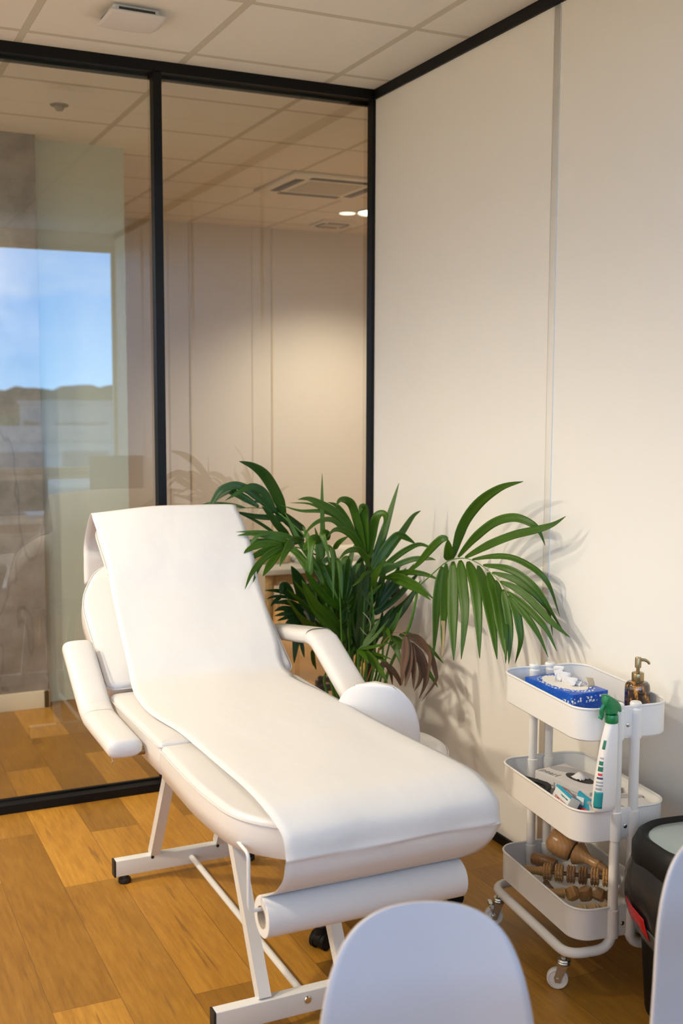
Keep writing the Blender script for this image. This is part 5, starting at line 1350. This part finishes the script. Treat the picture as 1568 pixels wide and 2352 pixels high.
desk('desk', 'white desk on pale wooden legs in the hall behind the glass and palm', -.22, .95, .72, 1.42, .74, M_['white_top'], M_['pale_wood'])
kb = thing('document_tray', 'stack of pale papers lying on the hall desk behind the palm', 'papers', (.20, .95, .741))
MB().box((0, 0, .014), (.36, .24, .026), Matrix.Rotation(.1, 4, 'Z'), .002).build('paper_stack', M_['paper'], kb, 30)
MB().box((-.27, .05, .02), (.14, .20, .038), Matrix.Rotation(-.1, 4, 'Z'), .004).build('box_file', plain('tan_box', (.50, .36, .2), .6), kb, 30)
def office_chair(label, x, y, rz):
    t = thing('office_chair', label, 'office chair', (x, y, 0), rz)
    m = MB(); cushion(m, rrect(.24, .23, .09, 6), .07, .03, .01, Matrix.Translation((0, 0, .50))); m.build('seat', M_['dark_grey'], t, 60)
    m = MB(); m.grid(lambda u, v: ((u - .5) * .44 * (1 - .25 * abs(2 * v - 1) ** 3), .23 - .05 * math.sin(PI * u), .54 + .20 * v), 14, 14); m.build('backrest', M_['black_plastic'], t, 60, solid=.03)
    MB().cyl((0, 0, .10), (0, 0, .44), .025, 16).build('gas_lift', M_['black_plastic'], t)
    for k in range(5):
        a = 2 * PI * k / 5; m = MB(); m.tube([(0, 0, .10), (.28 * math.cos(a), .28 * math.sin(a), .07)], [.022, .014], 10); m.cyl((.28 * math.cos(a) - .02, .28 * math.sin(a), .03), (.28 * math.cos(a) + .02, .28 * math.sin(a), .03), .03, 16); m.build('base_leg', M_['black_plastic'], t)
    return t
office_chair('black office chair tucked under the hall desk behind the palm', .30, .86, math.radians(170))

# ------------------------------------------------------------------ desk by the window (seen reflected in the glass)
desk('desk', 'white desk under the window behind the shell chairs', -1.75, -.06, -3.98, -3.30, .74, M_['white_top'], M_['pale_wood'])
def monitor(label, x, y, z0, w, h, rz):
    t = thing('monitor', label, 'monitor', (x, y, .741), rz)
    MB().box((0, 0, z0 + h / 2), (w, .03, h), None, .006).build('housing', M_['dark_grey'], t, 30)
    MB().box((0, .0155, z0 + h / 2), (w - .02, .002, h - .02)).build('screen', M_['screen'], t, 0)
    MB().box((0, -.03, z0 / 2 + .05), (.06, .03, z0 + .1), None, .005).build('stand', M_['dark_grey'], t, 30)
    MB().box((0, -.02, .006), (.24, .18, .012), None, .004).build('foot', M_['dark_grey'], t, 30)
    return t
monitor('dark monitor on the window desk close to the right wall', -.20, -3.72, .10, .38, .30, math.radians(14))
monitor('lower dark monitor at the left of the window desk', -.97, -3.72, .02, .56, .22, math.radians(0))
sp_ = thing('speaker', 'small dark round speaker on the window desk between the monitors', 'speaker', (-.52, -3.66, .741))
MB().lathe([(0, 0), (.045, 0), (.05, .01), (.048, .12), (.03, .145), (0, .15)], 32).build('body', M_['dark_grey'], sp_, 50)
MB().lathe([(.051, .012), (.0515, .014), (.051, .016)], 32).build('ring', M_['lid_grey'], sp_)

# ------------------------------------------------------------------ outdoors behind the window (seen reflected)
GZ = -9.0
GRASS = plain('field_grass', (.10, .20, .05), .9, bump=.3, bscale=2); gm, nt = new_mat('land'); g = NT(nt)
cv = g.coord('Object'); n1 = g.noise(cv, .02, 3); n2 = g.noise(cv, .22, 4)
g.pbr(g.mix(n1, g.mix(n2, (.10, .19, .05), (.16, .22, .08)), (.22, .22, .16)), .9); 
m = MB(); m.box((20, -180, GZ - .5), (700, 340, 1)); struct(m.build('ground', gm, None, 0))
def hillf(y0, base, amp, seed, zf=1):
    def fn(u, v):
        x = -170 + 420 * u
        z = base + amp * (.5 + .5 * math.sin(x * .021 + seed)) + amp * .35 * math.sin(x * .057 + seed * 2.1) + .5 * math.sin(x * .41) + .4 * math.sin(x * .93 + 1)
        k = math.sin(PI * v * .5)
        return (x, y0 + 60 - 60 * v * 1.0, GZ + (z - GZ) * k)
    return fn
m = MB(); m.grid(hillf(-330, .6, 5, 1.2), 160, 10); struct(m.build('hill_ridge', plain('wooded_hill', (.055, .085, .045), .95, bump=1, bscale=.5), None, 80))
m = MB(); m.grid(hillf(-230, -3.6, 2.0, 3.0), 120, 8); struct(m.build('field_slope', GRASS, None, 80))
def block(label, x, y, w, d, h, floors=3):
    t = thing('office_building', label, 'building', (x, y, GZ))
    wl = plain('building_wall', (.62, .64, .64), .7)
    MB().box((0, 0, h / 2), (w, d, h)).build('wall', wl, t, 0)
    MB().box((0, 0, h + .15), (w + .6, d + .6, .5)).build('roof', plain('building_roof', (.50, .52, .52), .7), t, 0)
    wn = plain('building_window', (.12, .14, .16), .2)
    for f in range(floors):
        zz = h * (f + .55) / floors
        for k in range(5):
            xx = -w / 2 + w * (k + .5) / 5
            MB().box((xx, d / 2 + .02, zz), (w / 7, .12, h / floors * .42)).build('window', wn, t, 0)
        MB().box((-w / 2 - .02, 0, zz), (.12, d * .6, h / floors * .4)).build('window', wn, t, 0)
        MB().box((0, d / 2 + .35, h * (f + .12) / floors), (w + .2, .7, .25)).build('floor_band', plain('floor_band_white', (.78, .80, .80), .6), t, 0)
    return t
block('pale three storey office building seen in the window reflection', 10.5, -62, 17, 12, 8.3)
block('low white warehouse behind the office building in the window reflection', 46, -150, 46, 20, 9.5, 1)
for i, (x, y, s, lb) in enumerate(((2.5, -50, 2.6, 'round green tree left of the pale office building outside'), (-4, -58, 3.2, 'broad green tree at the far left of the view outside'), (19, -44, 2.2, 'small green tree in front of the office building outside'))):
    t = thing('tree', lb, 'tree', (x, y, GZ))
    MB().tube([(0, 0, 0), (.1, 0, s * .9)], [.22, .14], 10).build('trunk', plain('tree_bark', (.10, .07, .05), .9), t)
    m = MB(); rn = random.Random(i)
    for k in range(14):
        c0 = Vector((rn.uniform(-1, 1) * s * .55, rn.uniform(-1, 1) * s * .55, s * 1.2 + rn.uniform(-.5, .7) * s)); r0 = s * rn.uniform(.35, .55)
        m.lathe([(r0 * math.sin(a) * (1 + .08 * math.sin(5 * a + k)), r0 * math.cos(a)) for a in [q * PI / 8 for q in range(9)]], 12, Matrix.Translation(c0))
    m.build('crown', plain('tree_foliage', (.06, .13, .035), .9, bump=1, bscale=4), t)
